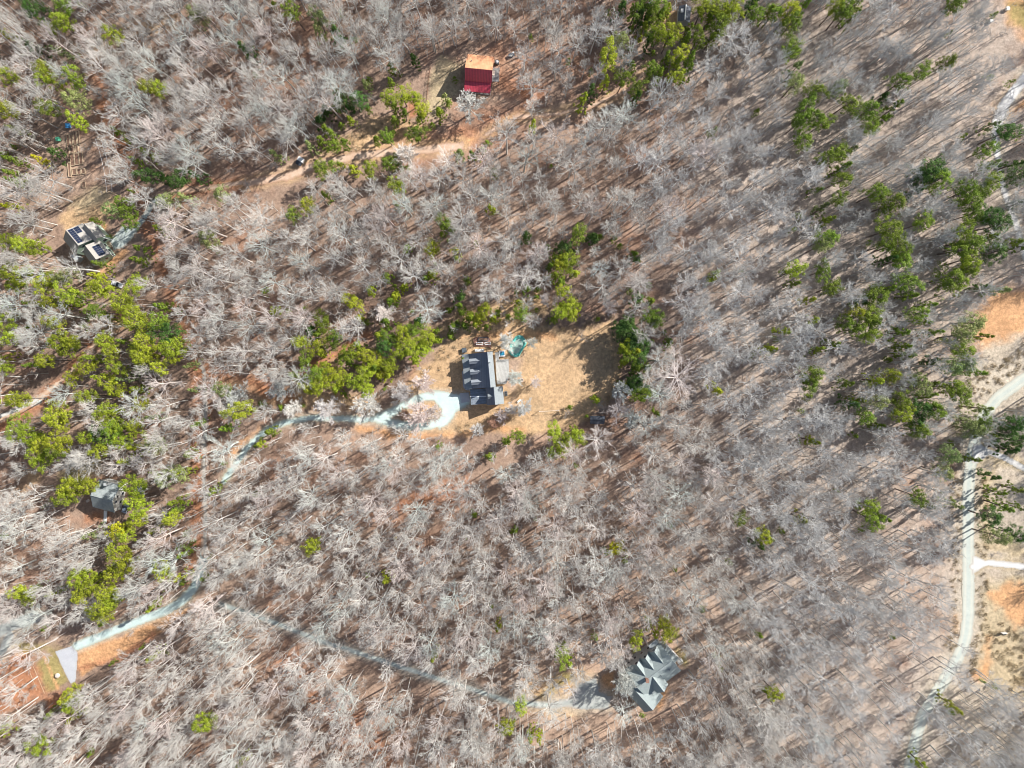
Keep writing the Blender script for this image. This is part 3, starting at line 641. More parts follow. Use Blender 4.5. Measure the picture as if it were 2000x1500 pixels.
# hot tub
c = Z1(905, 455); t = thing('hot_tub', 'square white hot tub with blue water beside the central house', 'hot tub', (c.x, c.y, 0), radians(4))
m = MB()
for sx, sy, dx, dy in ((0, -0.9, 2.2, 0.35), (0, 0.9, 2.2, 0.35), (-0.95, 0, 0.3, 1.45), (0.95, 0, 0.3, 1.45)): m.box((sx, sy, 0.45), (dx, dy, 0.9))
m.part('shell', M['white'], t, world=False); m = MB(); m.box((0, 0, 0.4), (1.58, 1.43, 0.76)); m.part('water', M['pool_water'], t, world=False)
m = MB(); m.box((-0.3, 0.4, 0.8), (0.6, 0.3, 0.06)); m.part('step', M['dark_metal'], t, world=False)
# teal lined pond
c = Z1(1125, 350); t = thing('pond', 'teal-green tarp-edged pond right of the round bare tree in the clearing', 'pond', (c.x, c.y, 0))
out = [(1150, 182), (1205, 195), (1250, 245), (1262, 300), (1240, 350), (1200, 420), (1155, 495), (1090, 508), (1035, 480), (1003, 430), (1000, 380), (1020, 320), (1060, 250), (1100, 200)]
V, F = [], []
for k, (f, z) in enumerate([(1.0, 0.05), (0.97, 0.45), (0.86, 0.6), (0.74, 0.42), (0.6, 0.1)]):
    for i, (x, y) in enumerate(out):
        q = Z1(1130 + (x - 1130) * f * (1 + 0.05 * sin(i * 2.3 + k)), 350 + (y - 350) * f); V.append((q.x, q.y, z + 0.12 * sin(i * 1.9 + k)))
n = len(out)
m = MB(); m.v = V
for k in range(4):
    for i in range(n): m.f.append([k * n + i, k * n + (i + 1) % n, (k + 1) * n + (i + 1) % n, (k + 1) * n + i])
m.part('tarp', M['teal'], t)
m = MB(); m.poly([(Z1(1130 + (x - 1130) * 0.72, 350 + (y - 350) * 0.72)).to_tuple()[:2] + (0.22,) for x, y in out][::-1]); m.part('water', M['pond'], t)
# small garden things
c = Z1(962, 1040); t = thing('hvac_unit', 'grey air-conditioning box on the right wall of the garage wing', 'air conditioner', (c.x, c.y, 0), radians(5))
m = MB(); m.box((0, 0, 0.5), (1.1, 1.7, 1.0)); m.part('case', M['dark_metal'], t, world=False); m = MB(); m.cyl((0, 0.35, 1.0), 0.35, 0.06); m.cyl((0, -0.4, 1.0), 0.35, 0.06); m.part('fan_grille', M['rubber'], t, world=False)
c = Z1(1190, 840); t = thing('fire_pit', 'small round pale stone fire pit on the tan lawn', 'fire pit', (c.x, c.y, 0))
m = MB()
for k in range(12): a = 2 * pi * k / 12; m.box((0.6 * cos(a), 0.6 * sin(a), 0.2), (0.3, 0.28, 0.4), a)
m.part('stone_ring', M['stone'], t, world=False); m = MB(); m.cyl((0, 0, 0.0), 0.45, 0.12); m.part('ash_bed', M['soil'], t, world=False)
c = Z1(1155, 1148); t = thing('bench', 'small white garden bench under bare trees right of the garage', 'bench', (c.x, c.y, 0), radians(40))
m = MB(); m.box((0, 0, 0.42), (1.5, 0.55, 0.08)); m.part('seat', M['white'], t, world=False); m = MB(); m.box((0, 0.3, 0.7), (1.5, 0.08, 0.5)); m.part('backrest', M['white'], t, world=False)
for s in (-0.65, 0.65): m = MB(); m.box((s, 0, 0.19), (0.08, 0.5, 0.38)); m.part('leg', M['white'], t, world=False)
a = P(1053, 803); b = P(1091, 801)
t = thing('clothesline', 'thin white washing line between posts at the foot of the clearing', 'clothesline', ((a.x + b.x) / 2, (a.y + b.y) / 2, 0))
for q in (a, b): m = MB(); m.box((q.x, q.y, 1.1), (0.14, 0.14, 2.2)); m.part('post', M['white'], t)
m = MB(); m.tube([(a.x, a.y, 2.15), ((a.x + b.x) / 2, (a.y + b.y) / 2, 2.0), (b.x, b.y, 2.15)], [0.05] * 3, 4); m.part('line', M['white'], t)
# dark shed at the wood edge
def small_shed(label, pts, ze, zt, roof, wall, name='shed', ridge_mat=None):
    """pts: 4 roof corners in pixels at height ze; ridge joins midpoints of sides 0-1 and 2-3"""
    q = [P(*p, ze) for p in pts]; c = sum(q, Vector()) / 4
    t = thing(name, label, 'shed', (c.x, c.y, 0))
    A = (q[0] + q[1]) / 2; B = (q[2] + q[3]) / 2; A.z = B.z = zt
    g = gable_w(t, A, B, q[0] if (q[0] - A).dot(Vector((-(B - A).y, (B - A).x, 0))) > 0 else q[1], q[1] if (q[0] - A).dot(Vector((-(B - A).y, (B - A).x, 0))) > 0 else q[0], roof, wall, over=0.2, thick=0.1)
    if ridge_mat:
        m = MB(); m.tube([(A.x, A.y, zt + 0.1), (B.x, B.y, zt + 0.1)], [0.22, 0.22], 6); m.part('ridge_cap', ridge_mat, t)
    return t, g
t, g = small_shed('small black-roofed shed at the lower right edge of the central clearing', [(1152, 828), (1153, 812), (1181, 813), (1180, 828)], 2.4, 3.3, M['black_roof'], M['dark_metal'])
window(t, g, 'a', 0, 1.1, 0.9, 1.9, True)
t, g = small_shed('dark shed with white ridge cap among pines at the top edge', [(1326, 13), (1350, 12), (1347, 43), (1324, 43)], 3.0, 4.4, M['dark_roof'], M['grey_wall'], ridge_mat=M['white'])
m = MB(); c = P(1337, 20, 4.2); m.box((c.x - 0.8, c.y, 3.9), (0.9, 1.3, 0.5)); m.part('roof_vent', M['white'], t)

# ---- red roofed barn ----------------------------------------------------------
z5 = lambda x, y: (860 + x / 10.714, 80 + y / 10.714)
def Z5(x, y, z=0): return P(*z5(x, y), z)
h = thing('barn', 'barn with ribbed red metal roof, upper slope coloured sunlit orange', 'barn', base_of(936, 148))
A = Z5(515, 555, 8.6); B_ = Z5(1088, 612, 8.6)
g = gable_w(h, A, B_, Z5(580, 275, 5.2), Z5(515, 822, 4.9), M['sunlit_tone_roof'], M['log_wall'], over=0.35, roof2=M['red_roof'])  # upper slope: sunlit tone of the red roof painted in
pt = g['pt']; wr = g['wr']; L_ = g['L']
m = MB(); m.slab([pt(-0.1, wr + 0.2, 4.55), pt(-0.1, wr - 3.1, 3.3), pt(L_ - 0.3, wr - 3.1, 3.3), pt(L_ - 0.3, wr + 0.2, 4.55)], 0.12); m.part('porch_roof', M['red_roof'], h, label='bright red ribbed porch roof')
for k in range(5):
    q = pt(0.3 + (L_ - 1) * k / 4, wr - 2.35, 0); m = MB(); m.box((q[0], q[1], 1.7), (0.2, 0.2, 3.4)); m.part('post', M['log_wall'], h)
m = MB(); m.slab([pt(0, wr + 0.3, 0.4), pt(0, wr - 2.5, 0.4), pt(L_ - 0.4, wr - 2.5, 0.4), pt(L_ - 0.4, wr + 0.3, 0.4)], 0.4); m.part('porch', M['grey_deck'], h)
m = MB(); c = Z5(648, 408, 7.5); m.cyl((c.x, c.y, 6.6), 0.16, 1.0, 8); m.part('vent_pipe', M['dark_metal'], h)
window(h, g, 'r', 5, 2.0, 2.4, 2.6, True); window(h, g, 'r', 2, 2.4); window(h, g, 'r', 8.2, 2.4); window(h, g, 'b', 0, 6.2); window(h, g, 'a', 0, 6.2)
m = MB(); q = [Z5(*p, 2.2) for p in [(1062, 575), (1235, 570), (1225, 850), (1055, 850)]]; m.slab(q, 0.2); m.part('deck', M['grey_deck'], h)
railing(h, [q[0], q[1], q[2], q[3]], 2.2, 1.0)
for p_ in q: m = MB(); m.box((p_.x, p_.y, 1.0), (0.2, 0.2, 2.0)); m.part('deck_post', M['log_wall'], h)
c = Z5(1190, 470); t = thing('water_tank', 'dark tank with white lid beside the barn, above its deck', 'tank', (c.x, c.y, 0))
m = MB(); m.cyl((0, 0, 0), 0.75, 1.5, 16); m.part('tank_body', M['dark_metal'], t, world=False); m = MB(); m.cyl((0, 0, 1.5), 0.5, 0.2, 16, 0.35); m.part('lid', M['white'], t, world=False)
m = MB(); c = Z5(1115, 690, 2.2); t = thing('patio_table', 'pale patio table on the barn deck', 'table', (c.x, c.y, 2.202), radians(-5))
m.box((0, 0, 0.72), (0.9, 1.6, 0.06)); m.part('tabletop', M['stone'], t, world=False)
for a, b in ((-.35, -.7), (.35, -.7), (-.35, .7), (.35, .7)): m = MB(); m.box((a, b, 0.35), (0.07, 0.07, 0.69)); m.part('leg', M['dark_metal'], t, world=False)
c = Z5(1490, 310); t = thing('trailer', 'small dark trailer with white hood right of the barn', 'trailer', (c.x, c.y, 0), radians(25))
m = MB(); m.box((0, 0, 0.7), (2.0, 1.2, 0.6)); m.part('bed', M['dark_metal'], t, world=False)
m = MB(); m.box((0.85, 0.3, 1.15), (0.6, 0.5, 0.3)); m.part('hood', M['white'], t, world=False)
for s in (-0.68, 0.68): m = MB(); m.tube([(0, s - 0.08, 0.33), (0, s + 0.08, 0.33)], [0.33, 0.33], 12); m.part('wheel', M['rubber'], t, world=False)

# ---- house with solar panels --------------------------------------------------
z3 = lambda x, y: (100 + x / 10.714, 410 + y / 10.714)
def Z3(x, y, z=0): return P(*z3(x, y), z)
h = thing('house', 'taupe-roofed sage-green house with solar panels at the left', 'house', base_of(185, 490))
A = Z3(305, 420, 8.4); B_ = Z3(572, 745, 8.4)
g = gable_w(h, A, B_, Z3(935, 612, 5.0), Z3(230, 590, 5.0), M['taupe_shingle'], M['sage_wall'], over=0.35)
def panels(root, g, side, s0, s1, ns, f0, f1, nf):
    """solar modules lying on a roof slope; f = fraction from ridge to eave"""
    w = g['wl'] if side == 'l' else g['wr']; ze = g['zl'] if side == 'l' else g['zr']
    ds = (s1 - s0) / ns; df = (f1 - f0) / nf
    for i in range(ns):
        for j in range(nf):
            a, b = s0 + i * ds + 0.04, s0 + (i + 1) * ds - 0.04; c, d = f0 + j * df + 0.006, f0 + (j + 1) * df - 0.006
            zf = lambda f: g['zt'] + (ze - g['zt']) * f + 0.14
            m = MB(); m.slab([g['pt'](a, w * c, zf(c)), g['pt'](b, w * c, zf(c)), g['pt'](b, w * d, zf(d)), g['pt'](a, w * d, zf(d))], 0.06)
            o = m.part('solar_panel', M['solar'], root)
sd_ = 'l' if g['wl'] > 0 and abs((Z3(935, 612, 5.0) - A).dot(g['n']) - g['wl']) < 1e-6 else 'r'
Lg = g['L']
panels(g['roof'], g, 'l', 0.4, Lg - 0.7, 7, 0.06, 0.36, 2)
panels(g['roof'], g, 'l', 0.4, 0.4 + (Lg - 1.1) * 3 / 7, 3, 0.38, 0.70, 2)
# rear cross part and porch
A = Z3(690, 285, 7.2); B_ = Z3(960, 590, 7.2)
g3 = gable_w(h, A, B_, Z3(885, 260, 4.6), Z3(620, 335, 5.6), M['taupe_shingle'], M['sage_wall'], over=0.3)
m = MB(); q = [Z3(860, 330, 4.4), Z3(1130, 585, 4.4), Z3(1000, 585, 4.7), Z3(850, 420, 4.7)]; m.slab(q, 0.15); m.part('porch_roof', M['white'], h)
for p_ in (q[0], q[1], q[2], q[3]):
    m = MB(); m.box((p_.x + 0.05, p_.y - 0.05, 2.1), (0.2, 0.2, 4.2)); m.part('post', M['white'], h)
A = Z3(712, 742, 7.4); B_ = Z3(940, 1035, 7.4)
g4 = gable_w(h, A, B_, Z3(1235, 915, 4.4), Z3(895, 1185, 4.4), M['taupe_shingle'], M['sage_wall'], over=0.35)
panels(g4['roof'], g4, 'l', g4['L'] * 0.22, g4['L'] * 0.9, 5, 0.30, 0.78, 2)
m = MB(); q = [Z3(415, 960, 3.0), Z3(510, 1080, 3.0), Z3(585, 1000, 3.0), Z3(480, 905, 3.0)]; m.slab(q, 2.9); m.part('back_porch', M['grey_wall'], h)
for g_ in (g, g4):
    for s in (-2, 1.5): window(h, g_, 'b', s, 2.6, 1.0, 1.3)
    window(h, g_, 'b', 0.2, 5.4, 0.9, 1.0)
for s in (1.5, 4, 6): window(h, g4, 'l', s, 2.2)
window(h, g3, 'b', 0, 2.2, 1.4, 1.6)
t = thing('patio', 'pale timber landing between the solar-panel house and its court', 'patio', (Z3(1190, 725).x, Z3(1190, 725).y, 0))
m = MB(); q = [Z3(*p, 0) for p in [(1110, 690), (1200, 655), (1280, 760), (1215, 810)]]; m.slab([(a.x, a.y, 0.35) for a in q], 0.34); m.part('deck_floor', M['timber'], t)

# ---- small house lower left -----------------------------------------------------
z4 = lambda x, y: (160 + x / 12.5, 920 + y / 12.5)
def Z4(x, y, z=0): return P(*z4(x, y), z)
h = thing('house', 'small white-walled house with weathered grey gable roof at lower left', 'house', base_of(210, 970))
A = Z4(200, 590, 8.2); B_ = Z4(742, 735, 8.2)
g = gable_w(h, A, B_, Z4(555, 240, 5.2), Z4(250, 872, 4.6), M['green_shingle'], M['white_wall'], over=0.3)
for s in (-1.6, 1.6): window(h, g, 'b', s, 2.0); window(h, g, 'b', s * 0.6, 5.0, 0.8, 1.1)
window(h, g, 'r', 3.5, 1.5, 1.0, 2.1, True); window(h, g, 'r', 1.6, 2.1); window(h, g, 'r', 5.6, 2.1)
chimney(h, *z4(560, 330), 5.5, 8.4, 0.8)
t = thing('boardwalk', 'pale boardwalk leading down from the white-walled small house', 'boardwalk', (Z4(580, 1120).x, Z4(580, 1120).y, 0))
m = MB(); q = [Z4(*p, 0) for p in [(545, 960), (625, 970), (605, 1275), (540, 1265)]]; m.slab([(a.x, a.y, 0.3) for a in q], 0.29); m.part('planking', M['white'], t)
t = thing('crate', 'tan timber crate left of the white-walled small house', 'crate', (Z4(180, 715).x, Z4(180, 715).y, 0), radians(30))
m = MB(); m.box((0, 0, 0.4), (1.3, 0.8, 0.8)); m.part('box', M['timber'], t, world=False); m = MB(); m.box((0, 0, 0.84), (1.4, 0.9, 0.06)); m.part('lid', M['stone'], t, world=False)
t, g = small_shed('white-walled shed with grey roof behind a pine, right of the small house', [z4(1230, 520), z4(1340, 375), z4(1590, 400), z4(1480, 640)], 2.6, 3.8, M['pale_shingle'], M['white_wall'])
window(t, g, 'b', 0, 1.2, 0.9, 1.9, True)

# ---- grey-green house at the bottom ---------------------------------------------
z2 = lambda x, y: (1190 + x / 7.5, 1210 + y / 7.5)
def Z2(x, y, z=0): return P(*z2(x, y), z)
h = thing('house', 'big grey-green many-gabled house in the lower right wood', 'house', base_of(1270, 1320))
A = Z2(400, 990, 10.6); B_ = Z2(925, 598, 10.6)
g = gable_w(h, A, B_, Z2(600, 455, 6.6), Z2(1000, 790, 6.4), M['sage_shingle'], M['grey_wall'], over=0.4)
dperp = g['n']; pt = g['pt']; L_ = g['L']; wl_ = g['wl']; slope = (10.6 - 6.6) / wl_
for s in (L_ * 0.30, L_ * 0.54, L_ * 0.79):                    # three gables on the upper-left slope
    zt = 10.0; tb = (10.6 - zt) / slope; tf = wl_ + 0.3
    A2 = Vector(pt(s, tb, zt)); B2 = Vector(pt(s, tf, zt)); hw = 1.75
    dn = gable_w(h, A2, B2, A2 - g['d'] * hw + Vector((0, 0, -2.4)), A2 + g['d'] * hw + Vector((0, 0, -2.4)), M['sage_shingle'], M['grey_wall'],
                 z0=5.5, over=0.2, name_wall='dormer_wall', name_roof='dormer_roof', thick=0.12)
    window(h, dn, 'b', 0, 8.3, 1.0, 1.2)
# cross gable on the lower-right slope
A2 = Vector(pt(L_ * 0.42, 0.3, 10.2)); B2 = Vector(pt(L_ * 0.42, g['wr'] - 0.6, 10.2))
dn = gable_w(h, A2, B2, A2 + g['d'] * 2.6 + Vector((0, 0, -2.8)), A2 - g['d'] * 2.6 + Vector((0, 0, -2.8)), M['sage_shingle'], M['grey_wall'], over=0.3, thick=0.12)
window(h, dn, 'b', 0, 8.2, 1.2, 1.3); window(h, dn, 'b', 0, 2.0, 1.6, 2.0, True)
# wing to the lower left, hipped
A = Z2(330, 985, 8.0); B_ = Z2(640, 1330, 8.0)
g6 = gable_w(h, A, B_, Z2(760, 1090, 5.4), Z2(250, 1062, 5.2), M['sage_shingle'], M['grey_wall'], over=0.4)
A = Z2(150 + 150, 905, 8.8); B_ = Z2(520, 1000, 8.8)
g7 = gable_w(h, Z2(300, 920, 8.6), Z2(470, 1010, 8.6), Z2(420, 830, 6.3), Z2(290, 1060, 6.0), M['sage_shingle'], M['grey_wall'], over=0.3)
# upper-right part: low pitched roof and a deck with white railings
g8 = gable_w(h, Z2(760, 520, 8.2), Z2(930, 690, 8.2), Z2(850, 400, 6.4), Z2(640, 560, 6.6), M['sage_shingle'], M['grey_wall'], over=0.3)
m = MB(); q = [Z2(*p, 6.2) for p in [(570, 385), (685, 290), (872, 560), (760, 640)]]; m.slab(q, 0.2); m.part('porch_roof', M['pale_shingle'], h)
m = MB(); q2 = [Z2(*p, 3.2) for p in [(735, 330), (785, 298), (1075, 612), (1020, 650)]]; m.slab(q2, 0.2); m.part('deck', M['grey_deck'], h)
railing(h, [q2[0], q2[1], q2[2], q2[3]], 3.2, 1.0)
for i in range(4):
    for qq, z in ((q, 6.0), (q2, 3.0)):
        m = MB(); m.box((qq[i].x, qq[i].y, z / 2), (0.25, 0.25, z)); m.part('post', M['white'], h)
for s in (2, 5, 8, 11, 14): window(h, g, 'l', s, 3.2)
for s in (1.5, 4, 6.5): window(h, g6, 'r', s, 2.6)
chimney(h, *z2(560, 905), 8, 12.0, 1.0, M['red_deck'])
for x_, y_ in ((760, 830), (880, 740), (700, 700)):
    m = MB(); c = Z2(x_, y_, 9.6); m.cyl((c.x, c.y, 8.6), 0.14, 1.3, 8); m.part('vent_pipe', M['dark_metal'], h)
window(h, g7, 'a', 0, 3.0); window(h, g6, 'a', 0, 3.0)

# ---- vehicles -------------------------------------------------------------------
def vehicle(name, label, cat, px, py, ang, paint, long_=4.4, wid=1.85):
    p = P(px, py); t = thing(name, label, cat, (p.x, p.y, 0), radians(ang))
    hl, hw = long_ / 2, wid / 2
    prof = [(-hl, 0.35), (-hl, 0.85), (-hl + 0.15, 1.0), (hl - 0.9, 0.98), (hl - 0.05, 0.8), (hl, 0.35)]
    m = MB(); n = len(prof)
    for sgn, k in ((-1, 1.0), (1, 1.0)): m.v += [(x, sgn * hw * (0.94 if z > 0.9 else 1), z) for x, z in prof]
    m.f += [list(range(n - 1, -1, -1)), list(range(n, 2 * n))]
    for i in range(n): j = (i + 1) % n; m.f.append([i, j, j + n, i + n])
    m.part('body', paint, t, world=False)
    m = MB(); lo = [(-hl + 0.5, -hw * .88), (hl - 1.3, -hw * .88), (hl - 1.3, hw * .88), (-hl + 0.5, hw * .88)]; hi = [(-hl + 0.9, -hw * .72), (hl - 1.95, -hw * .72), (hl - 1.95, hw * .72), (-hl + 0.9, hw * .72)]
    m.v = [(x, y, 0.98) for x, y in lo] + [(x, y, 1.45) for x, y in hi]; m.f = [[3, 2, 1, 0], [4, 5, 6, 7], [0, 1, 5, 4], [1, 2, 6, 5], [2, 3, 7, 6], [3, 0, 4, 7]]
    m.part('windows', M['glass'], t, world=False)
    m = MB(); m.slab([(x, y, 1.5) for x, y in hi], 0.04); m.part('roof', paint, t, world=False)
    for x in (-hl + 0.8, hl - 0.8):
        for s in (-1, 1): m = MB(); m.tube([(x, s * (hw - 0.2), 0.33), (x, s * (hw + 0.01), 0.33)], [0.33, 0.33], 14); m.part('wheel', M['rubber'], t, world=False)
    for s in (-1, 1): m = MB(); m.box((hl - 0.02, s * hw * 0.7, 0.68), (0.08, 0.3, 0.16)); m.part('headlight', M['white'], t, world=False)
    return t
vehicle('parked_car', 'silver-blue car parked between the small house and a pine', 'car', 247.5, 991, 70, M['car_blue'], 3.9)
vehicle('parked_car', 'white car parked under pines above the lower left driveway', 'car', 300, 1108, 62, M['car_white'], 4.6)
vehicle('parked_van', 'white van below right of the solar-panel house', 'van', 231, 555, -20, M['car_white'], 4.0)
c = P(590, 314); t = thing('camper', 'tiny white camper with dark awning beside the orange clay track', 'camper', (c.x, c.y, 0), radians(-30))
m = MB(); m.box((0, 0, 1.1), (2.2, 1.5, 1.5)); m.part('body', M['white'], t, world=False); m = MB(); m.slab([(-1.1, -0.76, 1.8), (1.1, -0.76, 1.8), (1.1, -2.2, 1.3), (-1.1, -2.2, 1.3)][::-1], 0.06); m.part('awning', M['black_roof'], t, world=False)
for s in (-0.7, 0.7): m = MB(); m.tube([(s, -0.6, 0.33), (s, 0.6, 0.33)], [0.33, 0.33], 12); m.part('wheel', M['rubber'], t, world=False)

# ---- raised beds of the upper left garden ---------------------------------------
z8 = lambda x, y: (100 + x / 8.827, 230 + y / 8.827)
BEDS = [(278, 300, 325, 520), (288, 540, 330, 760), (300, 780, 345, 1020), (338, 300, 375, 470), (395, 240, 440, 470), (458, 230, 492, 470), (335, 490, 400, 600), (430, 485, 470, 600), (335, 630, 405, 825),
        (412, 620, 484, 812), (490, 605, 545, 800), (372, 880, 440, 985), (455, 880, 520, 975), (535, 880, 590, 965), (540, 1110, 595, 1200)]
pos = ['topmost in the left row', 'in the middle of the left row', 'lowest in the left row', 'narrow, upper block, left', 'upper block, middle', 'upper block, right', 'short, left of its pair in the centre', 'short, right of its pair in the centre',
       'wide bed, left of three at centre', 'wide bed, middle of three at centre', 'wide bed, right of three at centre', 'small, left of three near the bottom', 'small, middle of three near the bottom', 'small, right of three near the bottom', 'lone one at the bottom']
for i, (a, b, c, d) in enumerate(BEDS):
    q = P(*z8((a + c) / 2, (b + d) / 2)); w_, l_ = (c - a) / 8.827 * MPP, (d - b) / 8.827 * MPP
    t = thing('raised_bed', 'raised garden bed, ' + pos[i] + ', upper left garden', 'garden bed', (q.x, q.y, 0), radians(4), 'raised beds in the upper left garden')
    m = MB()
    for sx, sy, dx, dy in ((0, -l_ / 2, w_, 0.2), (0, l_ / 2, w_, 0.2), (-w_ / 2, 0, 0.2, l_ - 0.22), (w_ / 2, 0, 0.2, l_ - 0.22)): m.box((sx, sy, 0.2), (dx, dy, 0.4))
    m.part('frame', M['timber'], t, world=False); m = MB(); m.box((0, 0, 0.12), (w_ - 0.25, l_ - 0.25, 0.28)); m.part('soil', M['soil'], t, world=False)
def bin_(name, label, cat, px, py, s, mat, hgt=1.0, rz=0.1):
    p = P(px, py); t = thing(name, label, cat, (p.x, p.y, 0), rz)
    m = MB(); m.v = [(-s * .42, -s * .42, 0), (s * .42, -s * .42, 0), (s * .42, s * .42, 0), (-s * .42, s * .42, 0), (-s / 2, -s / 2, hgt), (s / 2, -s / 2, hgt), (s / 2, s / 2, hgt), (-s / 2, s / 2, hgt)]
    m.f = [[3, 2, 1, 0], [4, 5, 6, 7], [0, 1, 5, 4], [1, 2, 6, 5], [2, 3, 7, 6], [3, 0, 4, 7]]; m.part('body', mat, t, world=False)
    m = MB(); m.box((0, 0, hgt + 0.06), (s * 1.08, s * 1.08, 0.1)); m.part('lid', mat if mat is not M['rust'] else M['rubber'], t, world=False)
    return t
bin_('compost_bin', 'mint green compost bin left of the raised garden beds', 'bin', 116, 273, 1.25, M['green_plastic'])
bin_('water_barrel', 'blue water tub above the raised garden beds', 'tub', 135.5, 247, 1.5, M['blue'])
bin_('beehive', 'small white hive box at the top right corner', 'hive', 1933, 43, 1.0, M['white'])
bin_('beehive', 'white hive box nearest the orange patch at the top right corner', 'hive', 1965, 19, 1.1, M['white'])
bin_('storage_box', 'yellow box lost in the lower wood', 'box', 773, 1050, 1.0, M['yellow'])
bin_('storage_box', 'pale box under bare trees in the upper left wood', 'box', 333, 124, 1.7, M['white'], 1.4, 0.5)
bin_('storage_box', 'dark box left of the garden deck', 'box', 907, 684, 1.6, M['dark_metal'], 0.9)
c = P(1957, 1234); t = thing('sign_board', 'white and black board standing on the bare lot at right', 'sign', (c.x, c.y, 0), radians(10))
m = MB(); m.box((0, 0, 1.1), (1.7, 0.12, 1.4)); m.part('panel', M['white'], t, world=False); m = MB(); m.box((0, -0.4, 0.9), (1.1, 0.6, 0.9)); m.part('box', M['rubber'], t, world=False)
for s in (-0.7, 0.7): m = MB(); m.box((s, 0, 0.2), (0.1, 0.1, 0.41)); m.part('post', M['timber'], t, world=False)

# ---- utility pole with wires, and a dead pole ------------------------------------
a = P(247, 389); t = thing('utility_pole', 'utility pole with wires in the cut above the solar-panel house', 'pole', (a.x, a.y, 0))
m = MB(); m.cyl((0, 0, 0), 0.16, 11, 8, 0.11); m.part('pole', M['timber'], t, world=False)
m = MB(); m.box((0, 0, 10.4), (2.2, 0.14, 0.14), 0.2); m.part('crossarm', M['timber'], t, world=False)
b = P(226, 290)
for k in (-1, 1):
    pts = []
    for i in range(9):
        f = i / 8; q = a.lerp(b, f); pts.append((q.x - a.x + k * 0.95, q.y - a.y, 10.55 - 1.2 * 4 * f * (1 - f)))
    m = MB(); m.tube(pts, [0.035] * 9, 3); m.part('wire', M['wire'], t, world=False)
c2 = P(226, 290); t = thing('utility_pole', 'second utility pole, further up the cut left of the wood', 'pole', (c2.x, c2.y, 0))
m = MB(); m.cyl((0, 0, 0), 0.16, 11, 8, 0.11); m.part('pole', M['timber'], t, world=False)
m = MB(); m.box((0, 0, 10.4), (2.2, 0.14, 0.14), 0.2); m.part('crossarm', M['timber'], t, world=False)
# low timber edgings beside the olive lawn
z6 = lambda x, y: (x / 7.5, 1180 + y / 7.5)
for i, (p, q) in enumerate([((320, 700), (545, 1265)), ((400, 700), (655, 1310))]):
    a = P(*z6(*p)); b = P(*z6(*q)); c = (a + b) / 2
    t = thing('timber_edging', ['long pale timber edging left of the olive lawn, outer one', 'long pale timber edging bordering the olive lawn, inner one'][i], 'edging', (c.x, c.y, 0))
    d = b - a; k = 5
    for j in range(k):
        s = a + d * (j / k); e = a + d * ((j + 0.97) / k); m = MB(); m.tube([(s.x, s.y, 0.1), (e.x, e.y, 0.1)], [0.07, 0.07], 5); m.part('log', M['timber'], t)
c = P(*z6(850, 1040)); t = thing('boulder', 'round pale boulder on the olive lawn beside the apron', 'boulder', (c.x, c.y, 0))
m = MB()
for k, (r, z) in enumerate([(0.75, 0), (0.95, 0.3), (0.85, 0.7), (0.45, 0.95)]):
    m.v += [(r * cos(2 * pi * i / 9) * (1 + 0.12 * sin(i * 2.1 + k)), r * sin(2 * pi * i / 9), z) for i in range(9)]
    if k:
        for i in range(9): m.f.append([(k - 1) * 9 + i, (k - 1) * 9 + (i + 1) % 9, k * 9 + (i + 1) % 9, k * 9 + i])
m.f.append(list(range(27, 36))); m.part('stone', M['stone'], t, world=False)
# fence beside the barn yard
pts = [P(841, 133), P(838, 150), P(836, 170), P(834, 197)]
t = thing('fence', 'thin dark fence down the left side of the barn yard', 'fence', (pts[1].x, pts[1].y, 0)); railing(t, pts, 0, 1.1, M['log_wall'])

# ------------------------------------------------------------------ trees
def rand_dir(rng, d, ang):
    """a direction at angle ang from d, random azimuth"""
    a = d.cross(Vector((rng.uniform(-1, 1), rng.uniform(-1, 1), rng.uniform(-1, 1))))
    if a.length < 1e-4: a = Vector((1, 0, 0))
    a.normalize()
    return (d * cos(ang) + a * sin(ang)).normalized()

def branch_pts(rng, p, d, ln, n, up, wob):
    pts = [p.copy()]
    for i in range(n):
        d = (d + Vector((rng.uniform(-wob, wob), rng.uniform(-wob, wob), rng.uniform(-wob, wob) + up))).normalized()
        p = p + d * (ln / n); pts.append(p.copy())
    return pts, d

